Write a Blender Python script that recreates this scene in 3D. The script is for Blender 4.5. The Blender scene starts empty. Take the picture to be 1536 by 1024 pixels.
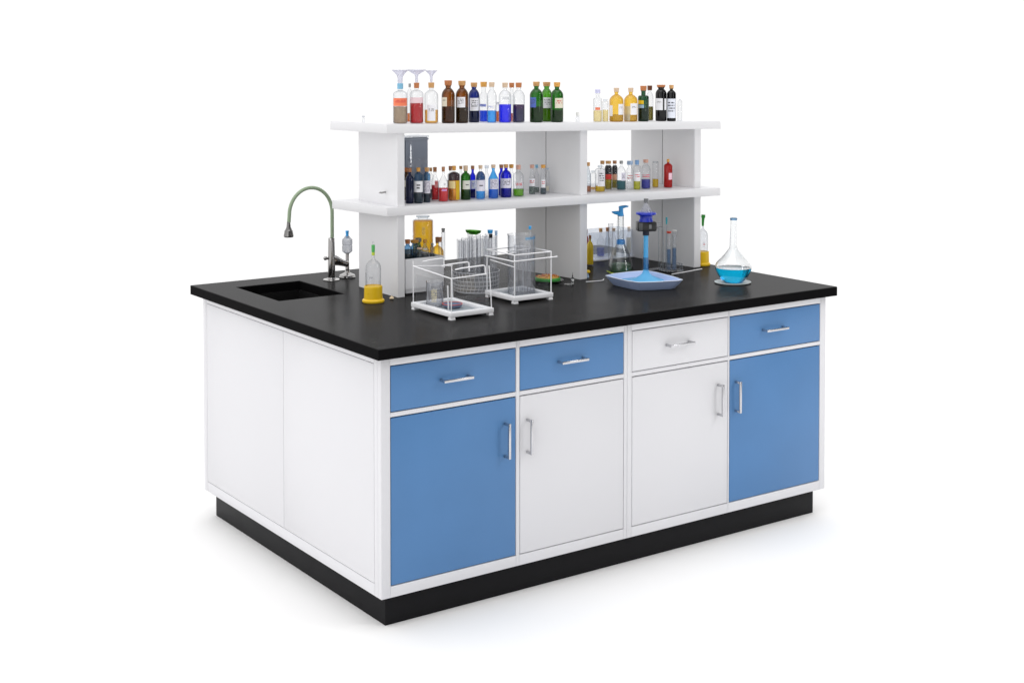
import bpy, bmesh, math, random
from math import sin, cos, pi, radians
from mathutils import Vector, Matrix
random.seed(7)
scene = bpy.context.scene
COL = scene.collection

# ------------------------------------------------------------------ colours and materials
def lin(c):
    def f(v):
        v = v / 255.0
        return v / 12.92 if v <= .04045 else ((v + .055) / 1.055) ** 2.4
    return (f(c[0]), f(c[1]), f(c[2]), 1.0)

def newmat(name):
    m = bpy.data.materials.new(name); m.use_nodes = True
    nt = m.node_tree; nt.nodes.clear()
    out = nt.nodes.new('ShaderNodeOutputMaterial')
    return m, nt, out

def math_node(nt, op, a, b=None):
    n = nt.nodes.new('ShaderNodeMath'); n.operation = op
    for i, v in enumerate((a, b)):
        if v is None: continue
        if isinstance(v, (int, float)): n.inputs[i].default_value = v
        else: nt.links.new(v, n.inputs[i])
    return n.outputs[0]

def mixcol(nt, fac, a, b):
    n = nt.nodes.new('ShaderNodeMix'); n.data_type = 'RGBA'
    for sock, v in ((n.inputs[0], fac), (n.inputs[6], a), (n.inputs[7], b)):
        if isinstance(v, (int, float)): sock.default_value = v
        elif isinstance(v, tuple): sock.default_value = v
        else: nt.links.new(v, sock)
    return n.outputs[2]

def principled(name, col, rough=.5, spec=.5, metal=0., var=.0, vscale=6., bump=0., bscale=200., rvar=0., coat=0., aniso=0.):
    m, nt, out = newmat(name)
    b = nt.nodes.new('ShaderNodeBsdfPrincipled')
    b.inputs['Roughness'].default_value = rough
    b.inputs['Specular IOR Level'].default_value = spec
    b.inputs['Metallic'].default_value = metal
    b.inputs['Coat Weight'].default_value = coat
    tc = nt.nodes.new('ShaderNodeTexCoord')
    if var > 0 or rvar > 0:
        n = nt.nodes.new('ShaderNodeTexNoise'); n.inputs['Scale'].default_value = vscale
        n.inputs['Detail'].default_value = 5
        nt.links.new(tc.outputs['Object'], n.inputs['Vector'])
        if var > 0:
            d = tuple(max(0, c * (1 - var)) for c in col[:3]) + (1,)
            l = tuple(min(1, c * (1 + var)) for c in col[:3]) + (1,)
            nt.links.new(mixcol(nt, n.outputs['Fac'], d, l), b.inputs['Base Color'])
        if rvar > 0:
            r = math_node(nt, 'MULTIPLY_ADD', n.outputs['Fac'], rvar)
            r.node.inputs[2].default_value = rough - rvar / 2
            nt.links.new(r, b.inputs['Roughness'])
    if var <= 0: b.inputs['Base Color'].default_value = col
    if bump > 0:
        n2 = nt.nodes.new('ShaderNodeTexNoise'); n2.inputs['Scale'].default_value = bscale
        n2.inputs['Detail'].default_value = 3
        nt.links.new(tc.outputs['Object'], n2.inputs['Vector'])
        bp = nt.nodes.new('ShaderNodeBump'); bp.inputs['Strength'].default_value = bump
        bp.inputs['Distance'].default_value = .001
        nt.links.new(n2.outputs['Fac'], bp.inputs['Height'])
        nt.links.new(bp.outputs['Normal'], b.inputs['Normal'])
    nt.links.new(b.outputs[0], out.inputs['Surface'])
    return m

def thin_glass(name, centre, edge, power=2.2, haze=0.0, hazecol=(.8, .8, .85, 1), refl=.55, base_refl=.04):
    """A thin glass wall: lets light straight through, absorbs more where it is seen edge-on, reflects the room."""
    m, nt, out = newmat(name)
    lw = nt.nodes.new('ShaderNodeLayerWeight'); lw.inputs['Blend'].default_value = .5
    f = lw.outputs['Facing']
    p = math_node(nt, 'POWER', f, power)
    tr = nt.nodes.new('ShaderNodeBsdfTransparent')
    nt.links.new(mixcol(nt, p, centre, edge), tr.inputs['Color'])
    gl = nt.nodes.new('ShaderNodeBsdfGlossy'); gl.inputs['Roughness'].default_value = .03
    gl.inputs['Color'].default_value = (1, 1, 1, 1)
    base = tr.outputs[0]
    if haze > 0:
        di = nt.nodes.new('ShaderNodeBsdfDiffuse'); di.inputs['Color'].default_value = hazecol
        mx0 = nt.nodes.new('ShaderNodeMixShader'); mx0.inputs[0].default_value = haze
        nt.links.new(tr.outputs[0], mx0.inputs[1]); nt.links.new(di.outputs[0], mx0.inputs[2])
        base = mx0.outputs[0]
    r = math_node(nt, 'MULTIPLY_ADD', math_node(nt, 'POWER', f, 4.), refl); r.node.inputs[2].default_value = base_refl
    mx = nt.nodes.new('ShaderNodeMixShader')
    nt.links.new(r, mx.inputs[0]); nt.links.new(base, mx.inputs[1]); nt.links.new(gl.outputs[0], mx.inputs[2])
    nt.links.new(mx.outputs[0], out.inputs['Surface'])
    return m

def liquid_mat(name, col, opac=.5):
    m, nt, out = newmat(name)
    tr = nt.nodes.new('ShaderNodeBsdfTransparent'); lw = nt.nodes.new('ShaderNodeLayerWeight'); lw.inputs['Blend'].default_value = .5
    nt.links.new(mixcol(nt, math_node(nt, 'POWER', lw.outputs['Facing'], 1.6), tuple(c ** .6 for c in col[:3]) + (1,), tuple(.8 * c ** 1.4 for c in col[:3]) + (1,)), tr.inputs['Color'])  # edges painted darker, imitating the dark refraction at the glass wall
    b = nt.nodes.new('ShaderNodeBsdfPrincipled'); b.inputs['Base Color'].default_value = col
    b.inputs['Roughness'].default_value = .15; b.inputs['Specular IOR Level'].default_value = .12
    mx = nt.nodes.new('ShaderNodeMixShader'); mx.inputs[0].default_value = opac
    nt.links.new(tr.outputs[0], mx.inputs[1]); nt.links.new(b.outputs[0], mx.inputs[2])
    nt.links.new(mx.outputs[0], out.inputs['Surface'])
    return m

def solid_glass(name, col=(1, 1, 1, 1), ior=1.47, rough=0.0):
    m, nt, out = newmat(name)
    b = nt.nodes.new('ShaderNodeBsdfPrincipled')
    b.inputs['Base Color'].default_value = col; b.inputs['Roughness'].default_value = rough
    b.inputs['Transmission Weight'].default_value = 1; b.inputs['IOR'].default_value = ior
    nt.links.new(b.outputs[0], out.inputs['Surface'])
    return m

def label_mat(name, paper, ink, style, alpha=1.0):
    """Printed paper: rows of small marks, as the tiny print on the labels looks."""
    m, nt, out = newmat(name)
    b = nt.nodes.new('ShaderNodeBsdfPrincipled'); b.inputs['Roughness'].default_value = .55
    b.inputs['Specular IOR Level'].default_value = .3
    col = paper
    if style != 'none':
        uv = nt.nodes.new('ShaderNodeUVMap')
        sp = nt.nodes.new('ShaderNodeSeparateXYZ'); nt.links.new(uv.outputs[0], sp.inputs[0])
        U, V = sp.outputs[0], sp.outputs[1]
        oi = nt.nodes.new('ShaderNodeObjectInfo')
        rows, umin, umax, vmin, vmax, thr, us = {
            'text': (7, .14, .86, .3, .86, .47, 14), 'sparse': (9, .2, .8, .6, .8, .45, 12), 'dot': (5, .35, .72, .4, .62, .38, 6),
            'emblem': (4, .32, .68, .25, .75, .4, 5), 'red': (5, .15, .85, .45, .8, .42, 9), 'redbold': (2, .1, .9, .1, .95, .42, 5),
            'speck': (9, .06, .94, .08, .94, .5, 12), 'blue': (6, .12, .88, .3, .85, .45, 9), 'grey': (3, .15, .85, .3, .8, .4, 9),
            'whitetext': (9, .1, .9, .05, .95, .42, 4)}[style]
        rv = math_node(nt, 'MULTIPLY', V, rows)
        fr = math_node(nt, 'FRACT', rv)
        row = math_node(nt, 'FLOOR', rv)
        inrow = math_node(nt, 'MULTIPLY', math_node(nt, 'GREATER_THAN', fr, .3), math_node(nt, 'LESS_THAN', fr, .78))
        cb = nt.nodes.new('ShaderNodeCombineXYZ')
        nt.links.new(math_node(nt, 'MULTIPLY', U, us), cb.inputs[0])
        nt.links.new(math_node(nt, 'MULTIPLY', row, 3.7), cb.inputs[1])
        nt.links.new(math_node(nt, 'MULTIPLY', oi.outputs['Random'], 50.), cb.inputs[2])
        no = nt.nodes.new('ShaderNodeTexNoise'); no.inputs['Scale'].default_value = 1.; no.inputs['Detail'].default_value = 1
        nt.links.new(cb.outputs[0], no.inputs['Vector'])
        mk = math_node(nt, 'GREATER_THAN', no.outputs['Fac'], thr)
        box = math_node(nt, 'MULTIPLY', math_node(nt, 'MULTIPLY', math_node(nt, 'GREATER_THAN', U, umin), math_node(nt, 'LESS_THAN', U, umax)),
                        math_node(nt, 'MULTIPLY', math_node(nt, 'GREATER_THAN', V, vmin), math_node(nt, 'LESS_THAN', V, vmax)))
        mask = math_node(nt, 'MULTIPLY', math_node(nt, 'MULTIPLY', inrow, mk), box)
        nt.links.new(mixcol(nt, mask, paper, ink), b.inputs['Base Color'])
        if alpha < 1:
            a = math_node(nt, 'MULTIPLY_ADD', mask, 1 - alpha); a.node.inputs[2].default_value = alpha
            nt.links.new(a, b.inputs['Alpha'])
    else:
        b.inputs['Base Color'].default_value = paper
        b.inputs['Alpha'].default_value = alpha
    nt.links.new(b.outputs[0], out.inputs['Surface'])
    return m

GLASS_SPEC = {
    'clear': ((.955, .96, .965), (.42, .44, .47), 2.4, .03), 'amberglass': ((.46, .23, .045), (.03, .012, .004), .9, .04),
    'cobalt': ((.06, .12, .42), (.01, .015, .08), 1.2, .06), 'cobalt2': ((.07, .10, .80), (.01, .012, .25), 1.2, .08),
    'greenglass': ((.09, .36, .06), (.01, .06, .012), 1.2, .06), 'greenglass2': ((.26, .55, .12), (.03, .16, .03), 1.3, .05),
    'goldglass': ((.94, .74, .22), (.58, .34, .03), 1.3, .10), 'dkgreen': ((.07, .25, .13), (.008, .05, .03), 1.2, .06),
    'blackglass': ((.02, .02, .03), (.004, .004, .008), 1.2, .03), 'blueglass': ((.34, .52, .68), (.08, .16, .27), 1.6, .06),
    'tealglass': ((.10, .28, .50), (.02, .08, .18), 1.3, .06), 'skyglass': ((.22, .60, .88), (.06, .28, .62), 1.5, .10),
    'greyglass': ((.80, .83, .86), (.32, .35, .40), 2.0, .10), 'milk': ((.90, .91, .93), (.55, .57, .60), 2.0, .14),
    'redglass': ((.62, .02, .02), (.25, .004, .008), 1.2, .45), 'yellowplastic': ((.95, .72, .05), (.8, .5, .02), 1.2, .8)}
GLASS = {}
for k, (c, e, pw, hz) in GLASS_SPEC.items():
    hc = c + (1,) if k not in ('clear', 'greyglass', 'milk') else (.82, .83, .86, 1)
    GLASS[k] = thin_glass('glass ' + k, c + (1,), e + (1,), pw, hz, hc, .55, .03)
LIQ_SPEC = {
    'milkybrown': ((186, 165, 140), .6), 'orangeliq': ((222, 130, 40), .45), 'red': ((200, 26, 40), .6), 'amberpale': ((240, 196, 96), .35),
    'brown': ((122, 74, 18), .35), 'darkliq': ((34, 28, 24), .6), 'tealdark': ((62, 88, 98), .6), 'blue': ((30, 90, 235), .5),
    'cyan': ((60, 178, 250), .5), 'ultra': ((24, 30, 252), .6), 'pinkliq': ((215, 130, 130), .5), 'navypurple': ((44, 40, 92), .6),
    'dgreen': ((22, 58, 28), .6), 'yellow': ((205, 185, 30), .5), 'paleyellow': ((246, 232, 180), .4), 'paleolive': ((216, 205, 110), .5),
    'blackgreen': ((18, 40, 32), .7), 'olive': ((140, 130, 50), .5), 'black': ((20, 20, 28), .8), 'navy': ((24, 30, 92), .7),
    'maroon': ((52, 16, 30), .75), 'redbright': ((214, 12, 26), .85), 'bluetop': ((22, 78, 140), .75), 'paleblue': ((120, 165, 205), .3), 'deeppurple': ((70, 22, 92), .6), 'amberliq': ((238, 165, 24), .55), 'green': ((40, 128, 40), .55),
    'sky': ((50, 150, 240), .6), 'ultradk': ((20, 36, 200), .6), 'lime': ((130, 200, 30), .55), 'greygreen': ((150, 165, 160), .5),
    'greyteal': ((110, 128, 138), .5), 'yellowbright': ((236, 206, 24), .55), 'olivegold': ((165, 150, 30), .55), 'tealliq': ((30, 112, 122), .6),
    'yellowgreen': ((215, 215, 70), .5), 'violet': ((70, 76, 190), .6), 'honey': ((244, 200, 54), .35), 'royal': ((24, 88, 205), .65),
    'cream': ((230, 215, 170), .7)}
LIQ = {k: liquid_mat('liquid ' + k, lin(c), o * .62 if o < .7 else o) for k, (c, o) in LIQ_SPEC.items()}
def wood_mat(name, c):
    return principled(name, lin(c), .7, .25, var=.22, vscale=90., bump=.3, bscale=300.)
CAP = {'wood': wood_mat('cork', (206, 158, 104)), 'wood_red': wood_mat('reddish cork', (190, 122, 78)), 'wood_brown': wood_mat('brown cork', (176, 126, 92)),
       'wood_gold': wood_mat('golden cork', (222, 164, 84)), 'wood_pale': wood_mat('pale cork', (216, 190, 162)), 'wood_pink': wood_mat('pinkish cork', (214, 168, 150)),
       'wood_dark': wood_mat('dark cork', (112, 68, 46))}
for k, c in {'bluecap': (126, 184, 214), 'bluecap2': (120, 160, 205), 'grey': (150, 152, 152), 'lavender': (206, 206, 236), 'paleblue': (168, 192, 220),
             'peachcap': (238, 204, 184), 'white': (225, 225, 222)}.items():
    CAP[k] = principled('cap ' + k, lin(c), .4, .4, var=.05, vscale=60)
CAP['clearcap'] = GLASS['greyglass']; CAP['greyclear'] = GLASS['greyglass']
PAPER = {'white': (236, 236, 240), 'cream': (226, 220, 200), 'orange': (236, 128, 92), 'pink': (226, 170, 180), 'bluelab': (92, 112, 200), 'clearlab': (225, 228, 235),
         'purplelab': (110, 60, 130), 'yellowlab': (226, 190, 40), 'paleblue': (150, 178, 205), 'paleglass': (196, 196, 180), 'paper': (226, 230, 240),
         'speck': (222, 218, 226), 'redlab': (220, 150, 150), 'pinklab': (210, 150, 205), 'yellowpale': (236, 220, 160), 'mustard': (206, 168, 30), 'offwhite': (214, 218, 208),
         'lilac': (222, 220, 232), 'redlab2': (214, 66, 58), 'peach': (232, 176, 146), 'pinkwhite': (240, 200, 215), 'paleolive': (206, 200, 158)}
INK = {'text': (70, 70, 84), 'sparse': (96, 92, 92), 'dot': (44, 44, 52), 'emblem': (48, 46, 54), 'red': (206, 60, 66), 'redbold': (206, 60, 84), 'speck': (86, 80, 118),
       'blue': (40, 70, 190), 'grey': (104, 104, 116), 'whitetext': (244, 232, 190), 'none': (0, 0, 0)}
_lab = {}
def LABEL(paper, ink):
    k = (paper, ink)
    if k not in _lab:
        a = {'clearlab': .22, 'paleglass': .7, 'purplelab': .75, 'bluelab': .85, 'pink': .55, 'paleolive': .8}.get(paper, 1.0)
        if k == ('clearlab', 'whitetext'): a = .05
        _lab[k] = label_mat('label %s %s' % k, lin(PAPER[paper]), lin(INK[ink]), ink, a)
    return _lab[k]

def worktop_mat():
    m, nt, out = newmat('black epoxy resin')
    tc = nt.nodes.new('ShaderNodeTexCoord')
    n = nt.nodes.new('ShaderNodeTexNoise'); n.inputs['Scale'].default_value = 7; n.inputs['Detail'].default_value = 6
    nt.links.new(tc.outputs['Object'], n.inputs['Vector'])
    d = nt.nodes.new('ShaderNodeBsdfDiffuse')
    nt.links.new(mixcol(nt, n.outputs['Fac'], (.017, .0165, .0165, 1), (.027, .0263, .0268, 1)), d.inputs['Color'])
    n2 = nt.nodes.new('ShaderNodeTexNoise'); n2.inputs['Scale'].default_value = 420; n2.inputs['Detail'].default_value = 3
    nt.links.new(tc.outputs['Object'], n2.inputs['Vector'])
    bp = nt.nodes.new('ShaderNodeBump'); bp.inputs['Strength'].default_value = .06; bp.inputs['Distance'].default_value = .001
    nt.links.new(n2.outputs['Fac'], bp.inputs['Height'])
    g = nt.nodes.new('ShaderNodeBsdfGlossy')
    r = math_node(nt, 'MULTIPLY_ADD', n.outputs['Fac'], .18); r.node.inputs[2].default_value = .13
    nt.links.new(r, g.inputs['Roughness']); nt.links.new(bp.outputs['Normal'], g.inputs['Normal'])
    lw = nt.nodes.new('ShaderNodeLayerWeight'); lw.inputs['Blend'].default_value = .5
    f = math_node(nt, 'MULTIPLY_ADD', lw.outputs['Facing'], .62); f.node.inputs[2].default_value = -.418
    f = math_node(nt, 'MINIMUM', math_node(nt, 'MAXIMUM', f, .02), .13)
    mx = nt.nodes.new('ShaderNodeMixShader')
    nt.links.new(f, mx.inputs[0]); nt.links.new(d.outputs[0], mx.inputs[1]); nt.links.new(g.outputs[0], mx.inputs[2])
    nt.links.new(mx.outputs[0], out.inputs['Surface'])
    return m

M = {
    'white': principled('white powder-coated steel', (.715, .711, .734, 1), .42, .35, var=.012, vscale=3, bump=.05, bscale=400, rvar=.08),
    'white_shelf': principled('white laminate', (.765, .762, .778, 1), .45, .35, var=.015, vscale=5, rvar=.08),
    'shaded_panel': principled('shade-toned white laminate', (.72, .72, .725, 1), .5, .3, var=.02, vscale=5, rvar=.08),  # white laminate toned greyer; shade between the shelves put into the colour
    'blue': principled('blue powder-coated steel', (.083, .212, .440, 1), .42, .35, var=.10, vscale=4.5, bump=.05, bscale=400, rvar=.1),
    'black_top': worktop_mat(),
    'black_edge': principled('black epoxy edge', (.0048, .0046, .005, 1), .55, .015, var=.15, vscale=7),
    'black_sink': principled('black sink', (.009, .009, .009, 1), .4, .25),
    'plinth': principled('black plinth vinyl', (.0085, .0083, .0095, 1), .5, .13, var=.12, vscale=9, rvar=.1),
    'gap_shade': principled('painted gap shade', (.008, .008, .008, 1), .8, .1),
    'chrome': principled('polished chrome', (.38, .37, .365, 1), .10, .5, metal=1),
    'brushed': principled('brushed aluminium', (.56, .56, .58, 1), .27, .5, metal=1, rvar=.06, vscale=20),
    'gunmetal': principled('dark brushed chrome', (.20, .195, .19, 1), .22, .5, metal=1),
    'hose': principled('sage green hose', lin((148, 166, 138)), .45, .35, var=.05, vscale=40),
    'wire': principled('white coated wire', (.88, .88, .90, 1), .35, .45),
    'white_plastic': principled('white plastic', (.86, .86, .88, 1), .38, .4, var=.02, vscale=14),
    'yellow_plastic': principled('yellow plastic', lin((232, 190, 22)), .35, .4, var=.04, vscale=30),
    'blue_plastic': principled('light blue plastic', lin((62, 172, 242)), .3, .45, var=.03, vscale=30),
    'royal_plastic': principled('royal blue plastic', lin((18, 44, 170)), .25, .5),
    'black_plastic': principled('black plastic', (.018, .018, .019, 1), .35, .4),
    'grey_plastic': principled('grey plastic', lin((110, 112, 114)), .4, .4),
    'tray': principled('pale blue tray plastic', lin((172, 192, 232)), .28, .45, var=.03, vscale=12),
    'grey_plate': principled('grey rubber plate', lin((146, 155, 162)), .5, .3, var=.08, vscale=20),
    'green_beads': principled('green beads', lin((46, 92, 56)), .3, .5, var=.6, vscale=260, bump=.9, bscale=260),
    'moss': principled('green crumbs', lin((50, 140, 52)), .5, .4, var=.5, vscale=160, bump=.9, bscale=200),
    'crumbs': principled('golden crumbs', lin((190, 150, 72)), .5, .4, var=.6, vscale=200, bump=.9, bscale=220),
    'green_plastic': principled('green plastic', lin((34, 128, 40)), .35, .4),
    'stopper_green': principled('light green rubber', lin((84, 180, 96)), .4, .4),
    'lime_plastic': principled('lime plastic', lin((196, 216, 76)), .4, .4),
    'teal_plastic': principled('teal plastic', lin((36, 148, 160)), .35, .4),
    'red_plastic': principled('red plastic', lin((206, 70, 50)), .35, .4),
    'ceramic': principled('white filter paper', lin((228, 232, 230)), .6, .3, var=.03, vscale=40),
    'beige': principled('beige bead', lin((226, 206, 172)), .4, .4),
    'floor': principled('white studio floor', (.968, .964, .957, 1), .8, .05, var=.004, vscale=1.5),
}
M['hero_glass'] = solid_glass('flask glass', (.97, .98, .985, 1), 1.47)
M['hero_liquid'] = solid_glass('blue solution', (.002, .335, .55, 1), 1.34)
M['clear_plastic'] = thin_glass('clear plastic', (.93, .94, .96, 1), (.55, .58, .62, 1), 2.0, .10, (.85, .86, .9, 1))
M['crate_plastic'] = thin_glass('pale blue translucent plastic', (.93, .95, .98, 1), (.65, .70, .78, 1), 2.0, .14, (.92, .94, .98, 1))
M['smoke_plastic'] = thin_glass('smoky blue plastic', (.30, .33, .38, 1), (.12, .14, .18, 1), 1.8, .9, lin((160, 168, 182)))
M['funnel'] = thin_glass('clear funnel plastic', (.93, .93, .96, 1), (.66, .66, .74, 1), 1.8, .14, (.84, .84, .92, 1))
M['mesh_glass'] = thin_glass('pressed glass', (.74, .75, .78, 1), (.25, .26, .29, 1), 1.4, .25, (.80, .81, .84, 1))
M['blue_tube'] = thin_glass('blue tinted tube', (.45, .80, .98, 1), (.12, .50, .90, 1), 1.4, .25, lin((70, 170, 245)))
M['blue_gel'] = liquid_mat('sky blue gel', lin((110, 190, 236)), .8)
M['pane_glass'] = thin_glass('rack pane', (.99, .99, .99, 1), (.85, .87, .89, 1), 3., .006, refl=.25, base_refl=.012)
M['tube_glass'] = thin_glass('test tube glass', (.94, .945, .955, 1), (.30, .32, .37, 1), 2.0, .09, (.97, .97, .98, 1))
M['window_glass'] = thin_glass('beaker glass', (.95, .955, .965, 1), (.45, .47, .50, 1), 2.6, .055, (.95, .95, .97, 1), refl=.5)

# ------------------------------------------------------------------ mesh helpers
def obj(name, bm, mat, parent=None, smooth=None, loc=None, rotz=0.0, uv=False):
    me = bpy.data.meshes.new(name)
    bmesh.ops.recalc_face_normals(bm, faces=bm.faces)
    bm.to_mesh(me); bm.free()
    if smooth is not None:
        for p in me.polygons: p.use_smooth = True
        me.set_sharp_from_angle(angle=radians(smooth))
    for mm in (mat if isinstance(mat, (list, tuple)) else (mat,)): me.materials.append(mm)
    o = bpy.data.objects.new(name, me); COL.objects.link(o)
    if parent is not None: o.parent = parent
    if loc is not None: o.location = loc
    o.rotation_euler[2] = rotz
    return o

def thing(name, label, cat, loc=(0, 0, 0), rotz=0.0, group=None):
    o = bpy.data.objects.new(name, None); COL.objects.link(o)
    o.empty_display_size = .05
    o.location = loc; o.rotation_euler = (0, 0, rotz)
    return tag(o, label, cat, group)

def tag(o, label, cat, group=None):
    o['label'] = label; o['category'] = cat
    if group: o['group'] = group
    return o

def add_box(bm, x0, y0, z0, x1, y1, z1, bev=0.0):
    t = bmesh.new()
    v = [t.verts.new((x, y, z)) for z in (z0, z1) for y in (y0, y1) for x in (x0, x1)]
    for f in ((0, 1, 3, 2), (4, 6, 7, 5), (0, 4, 5, 1), (2, 3, 7, 6), (0, 2, 6, 4), (1, 5, 7, 3)):
        t.faces.new([v[i] for i in f])
    bmesh.ops.recalc_face_normals(t, faces=t.faces)
    if bev > 0: bmesh.ops.bevel(t, geom=t.edges[:], offset=bev, segments=2, profile=.5, affect='EDGES')
    merge(bm, t)
    return bm

def merge(bm, t):
    me = bpy.data.meshes.new('tmp'); t.to_mesh(me); t.free(); bm.from_mesh(me); bpy.data.meshes.remove(me)

def box(x0, y0, z0, x1, y1, z1, bev=0.0): return add_box(bmesh.new(), x0, y0, z0, x1, y1, z1, bev)

def add_hexa(bm, bot, top, bev=0.0):
    """prism between two polygons given as lists of points"""
    t = bmesh.new()
    a = [t.verts.new(p) for p in bot]; b = [t.verts.new(p) for p in top]; n = len(a)
    t.faces.new(a[::-1]); t.faces.new(b)
    for i in range(n): t.faces.new((a[i], a[(i + 1) % n], b[(i + 1) % n], b[i]))
    bmesh.ops.recalc_face_normals(t, faces=t.faces)
    if bev > 0: bmesh.ops.bevel(t, geom=t.edges[:], offset=bev, segments=2, profile=.5, affect='EDGES')
    merge(bm, t)
    return bm

def add_lathe(bm, prof, c=(0, 0, 0), seg=28, close=True, sx=1.0, sy=1.0):
    rings = []
    for r, z in prof:
        if r < 1e-6: rings.append([bm.verts.new((c[0], c[1], c[2] + z))])
        else: rings.append([bm.verts.new((c[0] + sx * r * cos(2 * pi * i / seg), c[1] + sy * r * sin(2 * pi * i / seg), c[2] + z)) for i in range(seg)])
    for a, b in zip(rings, rings[1:]):
        for i in range(seg):
            j = (i + 1) % seg
            if len(a) == 1 and len(b) == 1: continue
            if len(a) == 1: bm.faces.new((a[0], b[j], b[i]))
            elif len(b) == 1: bm.faces.new((a[i], a[j], b[0]))
            else: bm.faces.new((a[i], a[j], b[j], b[i]))
    return bm

def lathe(prof, **k): return add_lathe(bmesh.new(), prof, **k)

def add_tube(bm, pts, rad, seg=10, cap=True):
    pts = [Vector(p) for p in pts]
    n = len(pts); rad = rad if isinstance(rad, (list, tuple)) else [rad] * n
    ring0 = None; up = None; rings = []
    for i, p in enumerate(pts):
        d = (pts[min(i + 1, n - 1)] - pts[max(i - 1, 0)]).normalized()
        if up is None:
            up = d.orthogonal().normalized()
        up = (up - d * up.dot(d)).normalized(); s = d.cross(up)
        rings.append([bm.verts.new(p + rad[i] * (up * cos(2 * pi * k / seg) + s * sin(2 * pi * k / seg))) for k in range(seg)])
    for a, b in zip(rings, rings[1:]):
        for k in range(seg): bm.faces.new((a[k], a[(k + 1) % seg], b[(k + 1) % seg], b[k]))
    if cap: bm.faces.new(rings[0][::-1]); bm.faces.new(rings[-1])
    return bm

def tube(pts, rad, **k): return add_tube(bmesh.new(), pts, rad, **k)

def cyl(r0, r1, z0, z1, bev=.0008, seg=24):
    return lathe([(0, z0), (r0 - bev, z0), (r0, z0 + bev), (r1, z1 - bev), (r1 - bev, z1), (0, z1)], seg=seg)

def arc_patch(R, phi0, phi1, z0, z1, az, n=8):
    bm = bmesh.new(); uvl = bm.loops.layers.uv.new('UVMap')
    d = Vector((sin(az), cos(az), 0)); r = Vector((-cos(az), sin(az), 0))
    cols = []
    for i in range(n + 1):
        t = i / n; ph = phi0 + (phi1 - phi0) * t
        q = (d * cos(ph) + r * sin(ph)) * R
        cols.append((bm.verts.new((q.x, q.y, z0)), bm.verts.new((q.x, q.y, z1)), t))
    for a, b in zip(cols, cols[1:]):
        f = bm.faces.new((a[0], b[0], b[1], a[1]))
        for l, uv in zip(f.loops, ((a[2], 0), (b[2], 0), (b[2], 1), (a[2], 1))): l[uvl].uv = uv
    return bm

# ------------------------------------------------------------------ the setting
bm = bmesh.new()
bmesh.ops.create_circle(bm, cap_ends=True, segments=96, radius=160.0)
fl = obj('floor', bm, M['floor']); fl['kind'] = 'structure'; fl['label'] = 'seamless white studio floor'

# ------------------------------------------------------------------ the bench
W, D = 1.893, 1.3145
ZP, ZC, ZT = .0946, .8166, .85
bench = thing('laboratory_bench', 'white island bench with blue and white fronts, black worktop and black plinth', 'workbench', (0, 0, 0))
# carcass: walls behind the face frame
bm = bmesh.new()
add_box(bm, .0, D - .02, ZP, W, D, ZC - .001)                       # back wall
add_box(bm, W - .02, .021, ZP, W, D - .021, ZC - .001)              # right wall
add_box(bm, .0205, .021, ZP + .0003, W - .0205, D - .021, ZP + .02)  # bottom
obj('carcass', bm, M['white'], bench)
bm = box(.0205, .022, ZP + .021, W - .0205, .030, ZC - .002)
obj('gap_shade_sheet', bm, M['gap_shade'], bench)  # black sheet painted as the shade behind the drawer and door gaps
# face frame: stiles run full height, rails butt between them
bm = bmesh.new()
xs = [(0, .0315), (.4885, .5015), (.9275, .9405), (.9417, .9610), (1.4005, 1.4062), (1.8645, W)]
for i, (a, b) in enumerate(xs): add_box(bm, a, 0, ZP, b, .0205, ZC - .001, .0012)
bays = [(.0315, .4885), (.5015, .9275), (.9610, 1.4005), (1.4062, 1.8645)]
for a, b in bays:
    for z0, z1 in ((ZP, .128), (.6345, .6475), (.7885, ZC - .001)): add_box(bm, a + .0003, .0004, z0, b - .0003, .0205, z1, .0009)
obj('face_frame', bm, M['white'], bench, smooth=30)
bm = box(.0314, .0215, ZP, W - .03, .0218, ZC - .002)
# left end: frame and two inset panels
bm = bmesh.new()
ya, yb, yc, yd = .0208, .043, .650, 1.283
add_box(bm, 0, ya, ZP, .02, yb - .0014, ZC - .001, .0010)
add_box(bm, 0, yd + .0014, ZP, .02, D - .0203, ZC - .001, .0010)
for z0, z1 in ((ZP, .1302), (.7925, ZC - .001)): add_box(bm, .0003, yb - .0006, z0, .02, yd + .0006, z1, .0007)
obj('end_frame', bm, M['white'], bench, smooth=30)
for a, b in ((yb + .0006, yc - .0013), (yc + .0013, yd - .0006)):
    obj('end_panel', box(.0002, a, .1324, .02, b, .7903, .0006), M['white'], bench, smooth=30)
# plinth
obj('plinth', box(.031, .032, .0003, W - .027, D - .034, ZP - .0005, .0012), M['plinth'], bench, smooth=30)
# drawers, doors, handles
def bar_handle(x0, z0, x1, z1, horiz, parent):
    b = bmesh.new()
    if horiz:
        add_box(b, x0, -.0290, z0 - .0042, x1, -.0222, z0 + .0042, .0008)
        for x in (x0 + .0005, x1 - .0085): add_box(b, x, -.0223, z0 - .0037, x + .007, .0004, z0 + .0037, .0005)
    else:
        add_box(b, x0 - .0042, -.0290, z0, x0 + .0042, -.0222, z1, .0008)
        for z in (z0 + .0005, z1 - .0085): add_box(b, x0 - .0037, -.0223, z, x0 + .0037, .0004, z + .007, .0005)
    return obj('handle', b, M['brushed'], parent, smooth=30)
g = .0028
hx = [(.2040, .3110), (.6500, .7580), (1.1090, 1.2190), (1.5640, 1.6730)]
vx = [.4448, .5306, 1.3520, 1.4350]
dcol = ['blue', 'blue', 'white', 'blue']; ocol = ['blue', 'white', 'white', 'blue']
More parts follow.
